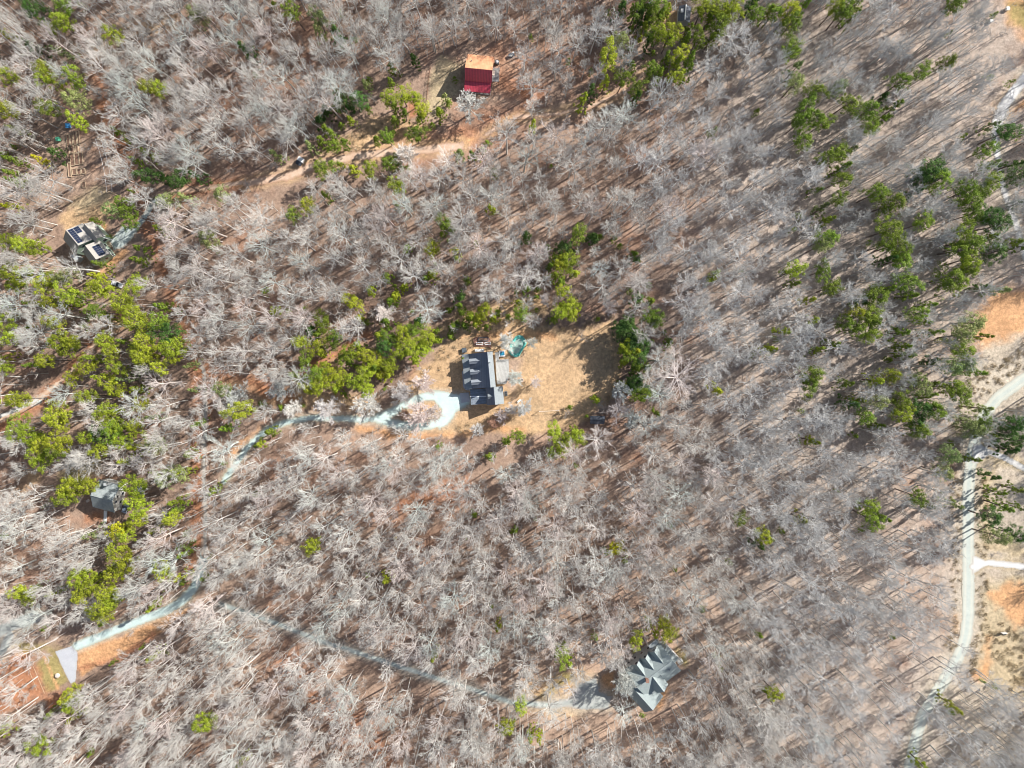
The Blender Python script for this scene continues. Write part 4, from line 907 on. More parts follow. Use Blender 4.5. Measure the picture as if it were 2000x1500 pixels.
def bare_tree_meshes(seed, spread, ht=22.0, low=0.45, tmin=0.0115, dense=0):
    rng = random.Random(seed)
    tr = MB(); cr = MB()
    lean = Vector((rng.uniform(-.04, .04), rng.uniform(-.04, .04), 1)).normalized()
    n = 8; tp = [Vector((0, 0, -0.1))]; d = lean.copy()
    for i in range(n):
        d = (d + Vector((rng.uniform(-.05, .05), rng.uniform(-.05, .05), 0.05))).normalized(); tp.append(tp[-1] + d * (ht * 0.78 / n))
    tr.tube(tp, [0.30 - 0.21 * (i / n) for i in range(n + 1)], 6)
    def on_trunk(f):
        x = f * n; i = min(int(x), n - 1); return tp[i].lerp(tp[i + 1], x - i)
    def grow(p, d, ln, r, lvl):
        ns = (5, 3, 1, 1)[lvl]
        pts, dd = branch_pts(rng, p, d, ln, ns, (0.05, 0.05, 0.03, 0.0)[lvl], (0.07, 0.09, 0.10, 0.1)[lvl])
        cr.tube(pts, [max(r * (1 - 0.75 * i / ns), tmin) for i in range(ns + 1)], 4 if lvl == 0 else 3)
        if lvl == 3: return
        k = (7, 5, 3)[lvl] + (dense if lvl == 0 else 0)
        for j in range(k):
            f = (0.25, 0.15, 0.1)[lvl] + (0.75, 0.82, 0.85)[lvl] * (j + rng.random() * 0.6) / k; x = min(f, 0.999) * ns; i = int(x)
            q = pts[i].lerp(pts[i + 1], x - i); bd = (pts[i + 1] - pts[i]).normalized()
            grow(q, rand_dir(rng, bd, rng.uniform(0.42, 0.9)), ln * rng.uniform(0.34, 0.56) * (1.25 - 0.6 * f), max(r * 0.5 * (1.1 - 0.4 * f), tmin * 1.4), lvl + 1)
    nl = rng.randint(12, 15) + dense * 2; az = rng.uniform(0, 6.28)
    for i in range(nl):
        u = (i + 0.3) / nl
        f = low / 0.78 + (1 - low / 0.78) * u; az += 2.4 + rng.uniform(-.3, .3)
        el = radians(rng.uniform(18, 38) + 42 * u ** 1.3)
        ln = spread * rng.uniform(0.85, 1.4) * (1.05 - 0.1 * u)
        grow(on_trunk(f), Vector((cos(az) * cos(el), sin(az) * cos(el), sin(el))), ln, 0.098 * (1.15 - 0.4 * u), 0)
    return tr, cr

def sapling_mesh(seed, ht=6.0):
    rng = random.Random(seed); m = MB()
    for s in range(3):
        pts, d = branch_pts(rng, Vector((rng.uniform(-.3, .3), rng.uniform(-.3, .3), -0.05)), Vector((rng.uniform(-.3, .3), rng.uniform(-.3, .3), 1)).normalized(), ht * rng.uniform(.7, 1), 5, 0.05, 0.15)
        m.tube(pts, [0.08 - 0.012 * i for i in range(6)], 3)
        for j in range(12):
            x = rng.uniform(1.2, 4.9); i = int(x); q = pts[i].lerp(pts[i + 1], x - i)
            p2, d2 = branch_pts(rng, q, rand_dir(rng, Vector((0, 0, 1)), rng.uniform(0.6, 1.2)), rng.uniform(1, 2.3), 2, 0.05, 0.3)
            m.tube(p2, [0.045, 0.03, 0.02], 3)
            for _ in range(2):
                p3, d3 = branch_pts(rng, p2[1], rand_dir(rng, d2, 0.8), rng.uniform(.5, 1.1), 1, 0, 0.3); m.tube(p3, [0.03, 0.02], 3)
    return m

def pole_mesh(seed, ht=13.0):
    rng = random.Random(seed); m = MB()
    pts, d = branch_pts(rng, Vector((0, 0, -0.1)), Vector((rng.uniform(-.08, .08), rng.uniform(-.08, .08), 1)).normalized(), ht, 6, 0.04, 0.06)
    m.tube(pts, [0.17 - 0.021 * i for i in range(7)], 4)
    for j in range(14):
        x = rng.uniform(2.6, 5.95); i = int(x); q = pts[i].lerp(pts[i + 1], x - i)
        p2, d2 = branch_pts(rng, q, rand_dir(rng, Vector((0, 0, 1)), rng.uniform(0.6, 1.1)), rng.uniform(1.2, 2.6), 2, 0.08, 0.12)
        m.tube(p2, [0.045, 0.03, 0.018], 3)
        for _ in range(4):
            f = rng.uniform(0.1, 1.9); k = int(f); q3 = p2[k].lerp(p2[k + 1], f - k)
            p3, d3 = branch_pts(rng, q3, rand_dir(rng, d2, 0.55), rng.uniform(.5, 1.2), 1, 0, 0.1); m.tube(p3, [0.024, 0.015], 3)
    return m

def leaf_puff(V, F, rng, c, r, n, size, up=0.6):
    for _ in range(n):
        # point in the upper shell of the puff
        while True:
            x, y, z = rng.uniform(-1, 1), rng.uniform(-1, 1), rng.uniform(-.7, 1)
            q = x * x + y * y + z * z
            if 0.15 < q < 1: break
        p = Vector((c[0] + x * r, c[1] + y * r, c[2] + z * r * 0.75))
        nrm = Vector((x + rng.uniform(-.7, .7), y + rng.uniform(-.7, .7), z + up + rng.uniform(-.5, .5))).normalized()
        a = nrm.cross(Vector((rng.uniform(-1, 1), rng.uniform(-1, 1), rng.uniform(-1, 1)))); a.normalize(); b = nrm.cross(a)
        s = size * rng.uniform(0.6, 1.3); t = s * rng.uniform(0.3, 0.55)
        i = len(V)
        V += [tuple(p - a * s), tuple(p - b * t), tuple(p + a * s), tuple(p + b * t)]
        F.append([i, i + 1, i + 2, i + 3])

def pine_meshes(seed, ht, R, puffs, style):
    """style 0: broad clumped pine; 1: open, tiered pine; 2: dense pointed cedar"""
    rng = random.Random(seed); tr = MB(); cr = MB(); lm = MB()
    tp = [Vector((0, 0, -0.1))]; d = Vector((rng.uniform(-.05, .05), rng.uniform(-.05, .05), 1)).normalized()
    for i in range(6): d = (d + Vector((rng.uniform(-.05, .05), rng.uniform(-.05, .05), 0.03))).normalized(); tp.append(tp[-1] + d * ht * 0.95 / 6)
    tr.tube(tp, [0.24 - 0.03 * i for i in range(7)], 6)
    lobes = [(rng.uniform(0, 6.28), rng.uniform(0.25, 0.7)) for _ in range(4)]
    for k in range(puffs):
        f = (k + rng.random()) / puffs
        if style == 2: z = ht * (0.08 + 0.9 * f); rr = R * (1.03 - f) ** 0.75
        elif style == 1: z = ht * (0.45 + 0.53 * f); rr = R * (1 - f ** 2.2) ** 0.5 + 0.2
        else: z = ht * (0.55 + 0.43 * f); rr = R * max(0.12, sin(pi * (0.12 + 0.80 * f))) ** 0.7
        az = rng.uniform(0, 2 * pi)
        rad = rr * (rng.random() ** 0.5 if style != 1 else rng.uniform(0.3, 1.0))
        for a, w in lobes: rad *= 1 + 0.25 * w * cos(2 * (az - a))
        t = tp[min(int(f * 6), 5)]
        c = (t.x + rad * cos(az), t.y + rad * sin(az), z)
        pr = (0.62 if style == 2 else 0.70) * rng.uniform(0.65, 1.3) * R / 3.4
        leaf_puff(cr.v, cr.f, rng, c, pr, 42 if style != 1 else 32, 0.205 * (R / 3.4) ** 0.5)
        if rad > 0.6 and k % 2 == 0 and style != 2:
            x = min(max((z - rad * 0.45) / (ht * 0.95), 0.2), 0.95) * 6; i = int(x); q = tp[i].lerp(tp[min(i + 1, 6)], x - i)
            tr.tube([q, Vector(c)], [0.09, 0.03], 3)
    return tr, cr

GREEN = {'b': (0.315, 0.365, 0.03), 'm': (0.19, 0.265, 0.03), 'd': (0.08, 0.155, 0.032), 'p': (0.27, 0.32, 0.11), 'y': (0.46, 0.44, 0.02)}
TONE = {'b': 'yellow-green', 'm': 'mid-green', 'd': 'dark green', 'p': 'pale grey-green', 'y': 'golden-green'}

LM = [((935, 725), 'central dormered house'), ((1160, 740), 'tan clearing'), ((800, 806), 'driveway turning loop'), ((935, 140), 'red-roofed barn'), ((700, 310), 'orange clay track'),
      ((175, 475), 'solar-panel house'), ((145, 300), 'raised garden beds'), ((205, 970), 'small white-walled house'), ((1275, 1320), 'many-gabled grey house'), ((1337, 28), 'white-ridged shed'),
      ((1166, 820), 'small black-roofed shed'), ((130, 1290), 'grey paved apron'), ((1900, 885), 'road fork'), ((1897, 1105), 'lower road fork'), ((1960, 205), 'narrow pale road'),
      ((120, 740), 'left dirt track'), ((400, 850), 'straight blue-green drive'), ((300, 1200), 'lower left driveway'), ((750, 1290), 'faint diagonal lane'), ((1140, 1360), 'pale gravel court'),
      ((1020, 200), 'barn yard'), ((1850, 1320), 'gravel road bend'), ((1955, 640), 'orange clay bank'), ((540, 830), 'blue-green driveway'), ((300, 385), 'shaded upper track')]
FAR = [((450, 550), 'upper left wood'), ((1500, 550), 'right-hand wood'), ((1500, 250), 'upper right wood'), ((650, 1080), 'lower middle wood'), ((1500, 1150), 'lower right wood'), ((400, 120), 'top left wood'), ((1100, 80), 'wood above the barn'),
       ((1100, 1000), 'wood below the clearing'), ((300, 1400), 'bottom left wood'), ((1250, 380), 'wood above the clearing'), ((800, 450), 'wood below the clay track')]
_used = set()
def place_label(desc, x, y):
    best = min(LM, key=lambda l: (l[0][0] - x) ** 2 + (l[0][1] - y) ** 2); dx, dy = x - best[0][0], y - best[0][1]
    if dx * dx + dy * dy < 130 ** 2:
        v = ('above' if dy < 0 else 'below') if abs(dy) > 0.45 * abs(dx) else ''
        hz = ('left' if dx < 0 else 'right') if abs(dx) > 0.45 * abs(dy) else ''
        w = (v + ' ' + hz + ' of' if v and hz else (v if v else hz + ' of'))
        where = f'{w} {best[1]}'
    else:
        b = min(FAR, key=lambda l: (l[0][0] - x) ** 2 + (l[0][1] - y) ** 2); where = 'in ' + b[1]
    x = min(max(x, 5), 1995); y = min(max(y, 5), 1495)
    for fx, fy in (('%.0f', '%.0f'), ('%.1f', '%.0f'), ('%.1f', '%.1f'), ('%.2f', '%.2f')):
        s = f'{desc} {where}, {fx % (x / 20)}% across, {fy % (y / 15)}% down'
        if s not in _used: break
    _used.add(s); return s

T3 = """
A 0 0|200,40,55,d;355,20,50,m;360,120,52,b;285,150,28,b;285,185,22,b;20,185,28,b;90,215,30,p;205,280,35,d;355,305,38,p;250,395,46,b;255,450,40,b;325,485,36,b;430,460,56,m;35,450,44,b;430,570,60,p;265,630,54,m;30,635,54,b;455,705,46,b;660,190,54,b;865,510,46,b;930,525,42,b;705,790,33,m;325,900,34,d;240,940,30,y;90,940,34,m;90,1020,33,m;95,1070,32,m;70,855,19,m;10,890,22,d;870,900,33,m;805,950,30,m;870,1020,46,d;975,1050,36,d;1050,1055,46,d;1170,1035,30,d;65,1210,32,y;540,1285,26,d;970,1160,52,p;1280,1130,42,p;1100,1165,32,p;730,1200,46,m;760,1250,40,m;750,1310,40,m;640,1220,42,p;945,1340,38,b;1205,1400,54,p;40,1410,44,b;130,1430,50,b;200,1445,54,b;830,1455,32,m;1460,300,36,d;100,760,30,p;1150,70,54,p;760,1110,20,d;1490,430,20,p;460,20,25,p;580,1300,16,d;635,1380,14,m
B 500 0|210,55,48,m;355,100,50,p;370,190,35,p;475,195,38,d;570,220,25,d;445,125,22,m;95,15,25,d;800,400,35,m;790,490,30,m;930,350,28,d;780,590,50,b;860,565,52,b;930,570,42,b;970,640,40,b;965,690,34,b;830,640,34,m;870,675,30,m;660,635,26,m;810,705,30,m;770,800,40,m;710,820,30,m;805,775,24,m;935,790,52,m;1080,665,36,b;1030,725,22,m;1165,455,20,b;555,710,28,b;495,725,25,m;550,630,30,d;500,580,46,d;590,580,40,d;410,650,35,d;460,625,25,d;365,700,35,d;405,765,32,m;445,780,32,m;395,840,38,m;460,850,42,m;525,840,32,m;315,860,30,p;120,910,35,p;375,985,46,m;440,980,40,m;495,965,28,b;575,990,36,b;660,1000,48,b;785,960,46,m;835,970,30,p;890,980,22,b;830,1095,50,b;1190,905,38,p;1355,830,25,b;1270,905,30,m;1330,870,25,m;415,1150,28,m;300,1200,44,b;220,1260,40,m;1380,1220,36,b;1100,1310,50,m;1095,1370,25,m;1035,1460,46,b;890,1460,35,m;1170,1480,32,b;1290,1420,20,m;660,460,25,p;490,70,18,p;825,1200,30,p;1400,1010,28,p;1125,1405,15,m;650,500,32,p;1110,570,30,p;1130,600,25,d
C 1000 0|730,40,50,m;790,30,50,m;850,30,50,m;740,110,36,d;820,90,42,m;900,80,36,b;630,50,35,d;770,180,38,b;820,210,40,m;870,190,40,b;940,170,50,b;920,220,40,b;1020,190,36,m;1020,245,36,m;1100,220,40,m;1090,160,25,b;1130,40,56,b;1200,50,56,b;1290,30,50,b;1280,80,46,b;1210,140,50,m;1160,110,40,m;1210,190,36,m;1160,235,30,m;910,350,36,m;980,310,50,b;1040,360,36,m;960,380,36,m;820,410,46,m;860,450,30,m;955,440,48,b;1025,430,33,m;740,520,42,m;735,570,30,d;830,300,22,m;800,260,28,d;705,165,18,m;575,330,62,b;640,230,42,p;650,460,44,m;545,490,32,b;410,600,36,b;470,550,30,d;120,735,28,b;1430,80,46,m;1400,30,40,d;1490,90,30,b;690,310,30,p;700,390,30,m;1440,650,25,d;110,205,20,d;335,350,20,d;390,1360,50,m;305,1460,42,d;80,1390,35,d;205,1450,28,m;515,1385,25,d;470,1400,40,d;600,1400,25,d;715,1485,30,m;635,1440,20,d;230,965,14,m;560,70,25,d;1170,780,30,p;465,410,20,d;720,70,40,m;780,120,36,d;860,110,34,m
D 1500 0|40,60,56,m;130,60,50,b;200,40,40,m;150,130,56,m;400,40,45,b;450,60,56,m;510,40,45,m;480,110,30,m;145,290,58,m;155,410,40,p;175,480,50,p;270,540,52,m;230,640,60,m;290,680,50,m;200,700,45,m;330,710,48,m;200,805,48,m;220,850,30,p;415,510,42,p;480,590,60,m;590,650,62,m;620,740,50,m;665,710,35,m;720,650,40,m;670,580,35,d;795,460,50,m;920,410,50,m;1060,350,44,m;1100,30,50,m;345,920,42,m;420,900,55,m;470,890,35,p;430,980,40,m;450,1040,48,m;275,1115,28,m;430,1165,44,m;555,1115,18,p;640,1130,50,m;730,1190,70,m;960,1000,62,d;1000,1050,65,m;900,1030,50,d;850,1130,30,d;310,1230,38,p;340,1290,36,m;190,1260,25,m;150,1340,25,m;310,1330,22,m;350,1400,52,m;330,1440,45,p;915,1300,48,m;720,1340,62,m;700,1430,50,m;760,1430,52,m;810,1480,50,m;605,1420,22,m;1290,870,50,m;1285,970,40,p;1310,1060,48,m;1180,1120,60,m;1250,1130,50,m;1200,1180,56,m;1200,1250,50,m;1170,1340,58,m;1110,1420,40,m;1150,1450,62,m;1200,1430,56,m;1270,1390,38,m;1300,1260,50,d;1350,1310,56,d;1420,1420,40,m;1470,1450,35,m;1330,1470,50,d;1410,760,45,d;1480,1010,45,d;1430,960,30,d;1480,1190,30,d;1300,740,30,p;1480,790,25,m;1160,790,22,p;1330,80,25,m;1070,190,20,p;1310,440,25,p;1240,1290,30,m;1430,480,20,p
E 0 500|85,110,66,b;90,180,46,b;20,300,28,m;215,100,40,p;245,165,52,b;310,140,45,b;370,110,52,p;205,265,36,m;300,270,42,b;400,220,56,b;385,290,38,b;440,250,40,m;70,350,26,b;30,410,45,b;40,480,45,b;160,415,25,m;300,395,48,b;480,412,26,m;550,320,48,m;580,120,34,y;560,190,60,b;610,190,44,b;780,165,56,b;715,280,70,b;660,360,35,b;790,380,76,b;860,400,40,p;960,300,40,m;960,460,66,d;930,370,48,m;610,500,50,b;645,560,46,b;360,520,72,b;410,500,44,b;260,610,42,b;205,635,30,m;840,510,60,b;830,580,60,b;870,600,40,b;740,510,32,m;1010,540,64,b;1010,590,42,b;960,530,40,b;15,590,32,b;15,650,42,b;510,630,56,b;560,600,35,m;930,665,42,b;680,660,48,b;840,660,35,p;410,725,46,b;590,710,30,b;640,760,60,b;690,810,28,b;745,710,30,p;815,780,36,b;825,860,42,b;495,825,48,b;100,845,50,b;25,855,36,b;600,900,46,b;650,900,40,b;620,940,50,b;700,915,28,m;330,930,66,b;350,985,42,b;90,990,64,m;650,1000,55,b;600,1040,50,d;650,1050,50,m;510,1065,42,b;720,1010,40,m;790,1000,46,b;725,1090,50,b;570,1130,50,b;180,1070,62,b;240,1110,45,b;330,1100,62,b;210,1190,55,b;270,1180,42,b;320,1150,42,m;805,1130,36,b;755,1195,36,b;910,1100,54,p;910,945,30,p;1090,1265,28,b;1145,785,28,p;1155,980,28,m;1115,1160,35,p;1290,785,46,p;1400,895,66,b;1330,1010,36,m;1300,1220,20,p;1250,1370,36,m;1050,1290,50,p;940,1320,45,p;380,1350,64,b;440,1360,60,b;510,1340,46,b;380,1420,50,b;770,1350,62,b;780,1430,48,b;1040,1440,36,b;820,1480,42,b;1040,1480,35,m;250,1470,18,m;1490,1115,18,m;825,30,35,m;600,50,28,m;1000,1250,30,p;880,1270,20,p;1490,1400,25,p;1115,640,30,p
F 500 500|45,200,25,m;110,320,38,b;180,325,18,m;275,310,22,m;555,270,50,b;605,360,38,b;640,385,28,m;675,200,36,b;765,125,40,m;815,180,22,m;870,185,32,b;820,235,38,b;800,270,35,m;1025,110,40,b;990,130,30,m;1050,40,14,b;1175,10,25,b;1240,140,30,m;765,395,40,m;910,320,18,d;1130,315,28,b;1190,245,36,d;1195,300,30,m;1260,350,40,b;1335,315,42,b;1290,400,30,b;1400,370,32,b;1480,355,25,b;1160,410,35,m;1150,440,25,b;1180,390,25,m;375,380,56,m;320,440,40,d;360,450,40,m;250,505,42,b;360,540,50,b;390,580,30,b;450,485,50,m;280,600,46,m;720,460,36,b;790,480,46,m;740,530,46,d;860,460,56,b;920,430,50,m;850,540,60,b;910,550,48,b;960,500,50,b;1010,480,48,b;1060,490,30,b;980,540,45,b;940,610,35,b;570,560,56,b;600,530,35,m;640,600,48,b;690,610,52,b;660,670,50,b;770,640,42,b;770,700,38,b;720,700,36,b;500,600,46,m;400,650,42,b;440,700,50,b;480,740,50,b;470,780,40,b;350,690,50,m;380,750,56,b;320,770,46,b;590,740,52,b;640,770,50,b;620,700,45,b;700,650,40,m;520,815,24,b;225,700,38,p;260,740,22,b;560,630,36,m;340,650,25,p;750,780,18,b;30,865,28,p;140,895,25,p;25,1100,32,b;90,1030,36,m;1070,1115,28,b;1370,1180,35,b;1470,1090,32,m;270,880,15,p;950,380,35,d;1330,575,12,m;1140,470,28,b;1230,400,32,m;1310,370,36,b;1210,330,30,m;1060,440,26,m;1420,330,28,b;1350,420,26,m;1215,600,16,d
G 1000 500|330,30,66,b;290,40,50,b;250,130,40,b;370,100,32,b;290,140,36,m;255,10,40,m;305,210,42,b;340,300,58,b;290,330,48,b;370,340,34,b;300,290,40,b;245,370,30,m;40,270,32,b;85,200,30,m;150,195,25,b;145,240,22,b;145,315,16,b;50,340,42,m;70,380,20,m;25,210,20,d;505,365,18,d;800,170,28,b;690,205,22,p;735,245,38,d;810,260,36,m;820,350,62,m;850,390,35,p;670,400,35,d;665,460,42,d;720,450,40,d;755,490,32,d;690,520,50,b;660,560,35,b;720,560,40,b;655,625,32,b;780,570,35,d;785,650,35,m;820,500,22,d;895,445,20,d;915,505,36,m;650,755,34,b;700,770,30,d;745,720,40,d;760,820,54,m;730,800,35,m;855,930,25,y;830,900,18,b;490,845,30,b;340,890,24,b;440,940,16,b;240,1030,50,b;320,1080,46,b;380,1060,46,b;290,1120,46,b;250,1160,42,m;370,1020,30,b;30,1050,44,m;370,1230,20,p;1190,115,38,b;1350,88,16,b;1165,140,25,m;1200,775,40,b;1420,575,28,b;1490,545,30,b;230,60,30,m;720,20,30,d;650,430,45,d;700,500,50,d;740,470,45,d;690,590,45,m;740,600,45,d;770,520,42,d;720,750,46,d;690,400,42,d;760,790,44,d;730,660,40,m
H 1500 500|100,95,28,b;175,85,55,b;150,160,30,m;330,90,46,m;375,190,50,m;235,262,32,b;270,375,32,b;80,440,36,b;60,490,20,m;15,548,34,b;540,280,30,d;640,230,66,m;680,200,40,m;810,160,62,m;825,230,36,m;935,285,33,m;890,340,46,m;910,380,30,m;460,390,46,m;520,330,42,b;600,350,62,m;620,400,50,m;530,430,42,m;605,465,42,m;790,20,58,m;690,20,30,d;1175,20,60,b;1070,130,72,m;1190,80,46,m;1120,160,50,m;1215,380,62,p;1160,470,66,p;1250,470,30,m;1150,550,46,m;1030,490,26,d;955,450,32,m;750,455,40,m;780,530,38,m;810,585,32,m;715,610,26,m;955,620,35,d;1100,640,58,p;1180,640,50,p;1210,680,35,m;370,520,38,m;290,555,34,m;270,700,58,m;250,750,50,m;240,830,28,m;205,910,24,m;445,745,35,m;630,725,38,b;730,705,46,b;590,740,28,m;890,720,45,p;890,770,50,p;960,750,30,m;930,820,35,m;780,850,54,m;790,930,50,b;660,860,45,p;520,840,35,b;470,865,38,d;590,940,45,m;640,1000,32,m;930,880,40,m;900,900,50,d;1000,900,54,m;890,980,50,d;890,1030,48,m;1140,810,62,m;1090,770,54,m;1040,760,25,d;1230,890,40,p;1270,980,48,m;1220,1020,56,p;1280,1050,35,m;1170,970,48,p;1090,1170,48,p;1080,1100,25,d;1190,1190,30,m;515,1050,25,b;255,1080,38,b;890,1410,50,m;920,1460,36,m;1070,1450,35,p;600,1480,50,m;1330,1380,30,m;1370,1460,40,m;1470,1370,35,m;1450,1470,30,m;1050,1270,45,p;410,1380,15,m;1340,200,40,p;1240,180,30,d;1400,1030,45,d;1390,1130,40,d;1460,990,50,d;1480,1090,44,d;1300,1290,30,d
I 0 1000|695,100,52,y;740,130,45,b;800,50,46,b;1005,35,44,b;920,105,34,b;675,220,54,b;720,280,58,b;700,320,52,b;660,360,46,b;1085,190,30,p;1080,130,25,p;1085,235,32,m;960,350,54,b;1070,370,32,b;1060,420,28,m;450,380,54,b;510,390,52,b;520,430,48,b;480,480,50,b;590,380,34,m;335,465,30,b;110,480,46,b;170,500,45,b;200,450,30,p;610,540,66,b;590,590,56,b;650,520,50,b;620,450,42,b;895,545,36,b;915,835,36,b;400,1060,42,b;420,1120,50,b;445,1190,35,b;320,1170,30,m;220,1375,54,b;10,1295,40,b;110,1485,25,b;515,1420,28,m;1195,1240,60,b;1425,1460,32,b;5,140,20,b;245,690,22,p;1230,270,20,p;560,120,38,p;1190,390,25,p;590,660,25,p;500,1330,20,p;650,890,18,m;820,800,15,m
J 500 1000|325,195,50,b;650,375,20,b;765,390,40,b;1275,20,28,b;1420,670,30,b;1045,840,32,b;1465,1260,44,b;1495,120,15,b;1380,560,18,p;1230,160,10,m
K 1000 1000|15,110,28,b;135,45,16,b;930,80,22,b;610,220,44,y;550,235,28,m;665,290,28,b;1340,45,42,m;1480,140,46,b;1440,190,30,d;1275,300,24,m;1115,575,28,b;485,740,26,b;285,840,52,m;330,870,32,b;735,760,46,b;830,700,32,b;890,670,48,b;930,715,44,b;1455,730,26,b;1205,880,30,b;50,1130,42,b;5,1240,28,b;110,1310,32,b;160,1310,32,b;800,640,24,p;770,1200,20,d;1490,1050,25,d;960,345,20,p
L 1500 1000|10,150,30,b;195,40,35,b;85,115,22,b;620,40,58,m;650,20,40,m;560,110,25,m;45,1075,48,b;1065,1130,35,b;1085,1180,25,m;900,1480,35,b;1370,160,54,p;1330,40,48,d;1345,1030,22,m;1270,995,14,m;740,740,18,p;1450,130,46,d
"""
greens = []
for ln in T3.strip().splitlines():
    hd, body = ln.split('|'); _, ox, oy = hd.split()
    for it in body.split(';'):
        a, b, r, t = it.split(','); greens.append((int(ox) + int(a) / 3, int(oy) + int(b) / 3, int(r) / 3, t))

TREE_ROOTS = []
def link_tree(root, meshes, names, colors):
    outs = []
    for me, nm, c in zip(meshes, names, colors):
        o = bpy.data.objects.new(nm, me); COL.objects.link(o); o.parent = root; o.color = (*c, 1); outs.append(o)
    return outs

# prototypes: meshes only; every tree object made from them is a real tree of the scene
PINE = []
for i, (st, pf) in enumerate([(0, 62), (0, 70), (0, 54), (1, 80), (1, 90), (0, 64)]):
    tr, cr = pine_meshes(100 + i, 16.0, 3.4, pf, st)
    PINE.append((tr.mesh('trunk', M['bark_dark']), cr.mesh('crown', M['needles'])))
CEDAR = []
for i in range(3):
    tr, cr = pine_meshes(200 + i, 8.0, 2.2, 46, 2); CEDAR.append((tr.mesh('trunk', M['bark_dark']), cr.mesh('crown', M['needles'])))

EDGE = [(560, 480), (1320, 480), (1320, 1250), (1000, 1250), (900, 900), (480, 900), (480, 620)]
def is_short(x, y):
    ins = False; n = len(EDGE)
    for i in range(n):
        (x1, y1), (x2, y2) = EDGE[i], EDGE[(i + 1) % n]
        if (y1 > y) != (y2 > y) and x < (x2 - x1) * (y - y1) / (y2 - y1) + x1: ins = not ins
    return ins or (620 < x < 900 and 110 < y < 350)

greens.sort(key=lambda g: -g[2])
BIG, SMALL = [], []
for gq in greens: (BIG if gq[2] * 3 >= 33 and len(BIG) < 330 else SMALL).append(gq)
# big crowns beyond the first 330 still are trees: they go to the small list's own group when slight
def make_green(gq, k, small):
    x, y, r, t = gq
    j = RNG.random()
    if small: ht = (4.0 + r * 0.35 + 3.5 * j) if is_short(x, y) else (8.0 + r * 0.4 + 4.0 * j)
    elif is_short(x, y): ht = 8.5 + 3.0 * j + r * 0.10
    else: ht = 13.0 + 5.0 * j + r * 0.12
    zc = ht * (0.55 if small else 0.78)
    c = P(x, y, zc); R = r * MPP * (H - zc) / H * (1.36 if t == 'd' else 1.17)
    size = 'broad' if r > 18 else ('medium' if r > 13 else 'small')
    if small:
        root = thing('cedar_tree', place_label(f'little {TONE[t]} cedar', x, y), 'cedar', (c.x, c.y, 0), RNG.uniform(0, 6.28), 'small cedars scattered through the wood')
        tm, cm = CEDAR[k % 3]; s = R / 2.2; root.scale = (s, s, ht / 8.0)
    else:
        root = thing('pine_tree', place_label(f'{size} {TONE[t]} pine', x, y), 'pine tree', (c.x, c.y, 0), RNG.uniform(0, 6.28), 'pines standing among the bare trees')
        i = RNG.choice((0, 1, 2, 5)) if t in 'bmy' or RNG.random() < 0.4 else RNG.choice((3, 4))
        if x > 1500 and RNG.random() < 0.35: i = RNG.choice((3, 4))
        tm, cm = PINE[i]; s = R / 3.4; root.scale = (s, s, ht / 16.0)
    f = RNG.uniform(0.85, 1.15); g_ = GREEN[t]
    link_tree(root, (tm, cm), ('trunk', 'crown'), ((1, 1, 1), (g_[0] * f * RNG.uniform(.9, 1.1), g_[1] * f, g_[2] * f)))
    return root
for k, gq in enumerate(BIG): make_green(gq, k, False)
TINY = SMALL[290:]; SMALL = SMALL[:290]
for k, gq in enumerate(SMALL): make_green(gq, k, True)

# ---- bare trees ----------------------------------------------------------------
BARE = []
for i in range(8):
    tr, cr = bare_tree_meshes(300 + i, spread=(4.6, 5.0, 4.3, 4.0, 5.3, 4.6, 3.9, 4.9)[i], low=(0.42, 0.5, 0.46, 0.52, 0.44, 0.5, 0.38, 0.48)[i])
    BARE.append((tr.mesh('trunk', M['bark_pale']), cr.mesh('crown', M['bark_pale'])))

HOUSES = [px_line(q) for q in [
    [(895, 675), (1005, 675), (1005, 805), (895, 805)], [(880, 110), (985, 100), (985, 190), (880, 190)], [(115, 425), (225, 430), (235, 520), (120, 500)],
    [(165, 930), (255, 930), (255, 1015), (165, 1015)], [(1262, 1250), (1290, 1247), (1338, 1300), (1268, 1397), (1220, 1348), (1238, 1285)], [(1315, 5), (1360, 5), (1360, 50), (1315, 50)], [(1145, 800), (1190, 800), (1190, 835), (1145, 835)],
    [(125, 235), (172, 235), (172, 360), (125, 360)]]]
CLEAR = [px_line(q) for q in [
    [(745, 790), (790, 745), (845, 700), (872, 655), (925, 632), (1060, 640), (1110, 600), (1180, 590), (1225, 640), (1222, 740), (1195, 785), (1160, 815), (1125, 838), (1040, 850), (960, 850), (880, 858), (780, 848), (700, 838), (700, 800)],
    [(610, 740), (660, 700), (715, 660), (870, 610), (870, 660), (780, 740), (740, 790), (600, 800), (480, 790), (480, 760), (560, 765)],
    [(600, 320), (640, 285), (700, 240), (740, 190), (790, 150), (860, 105), (960, 85), (1020, 90), (1020, 190), (960, 265), (830, 310), (700, 325)],
    [(120, 440), (140, 395), (215, 370), (240, 400), (200, 450)],
    [(190, 545), (215, 500), (255, 480), (262, 500), (225, 545)],
    [(145, 1262), (240, 1240), (360, 1180), (370, 1195), (250, 1275), (160, 1325)], [(60, 1290), (108, 1270), (140, 1335), (90, 1360)], [(40, 1215), (80, 1240), (100, 1270), (50, 1290)],
    [(1905, 600), (1925, 570), (2100, 520), (2100, 720), (1940, 790), (1900, 800)], [(1905, 1120), (2100, 1120), (2100, 1350), (1960, 1345), (1910, 1310)],
    [(1950, -60), (2100, -60), (2100, 140), (1985, 110)], [(1905, 930), (1945, 900), (2100, 960), (2100, 1090), (1905, 1085)],
    [(1095, 1380), (1120, 1330), (1170, 1310), (1205, 1320), (1205, 1390)], [(1905, 905), (1960, 850), (2050, 840), (2080, 930), (1930, 880)]]]
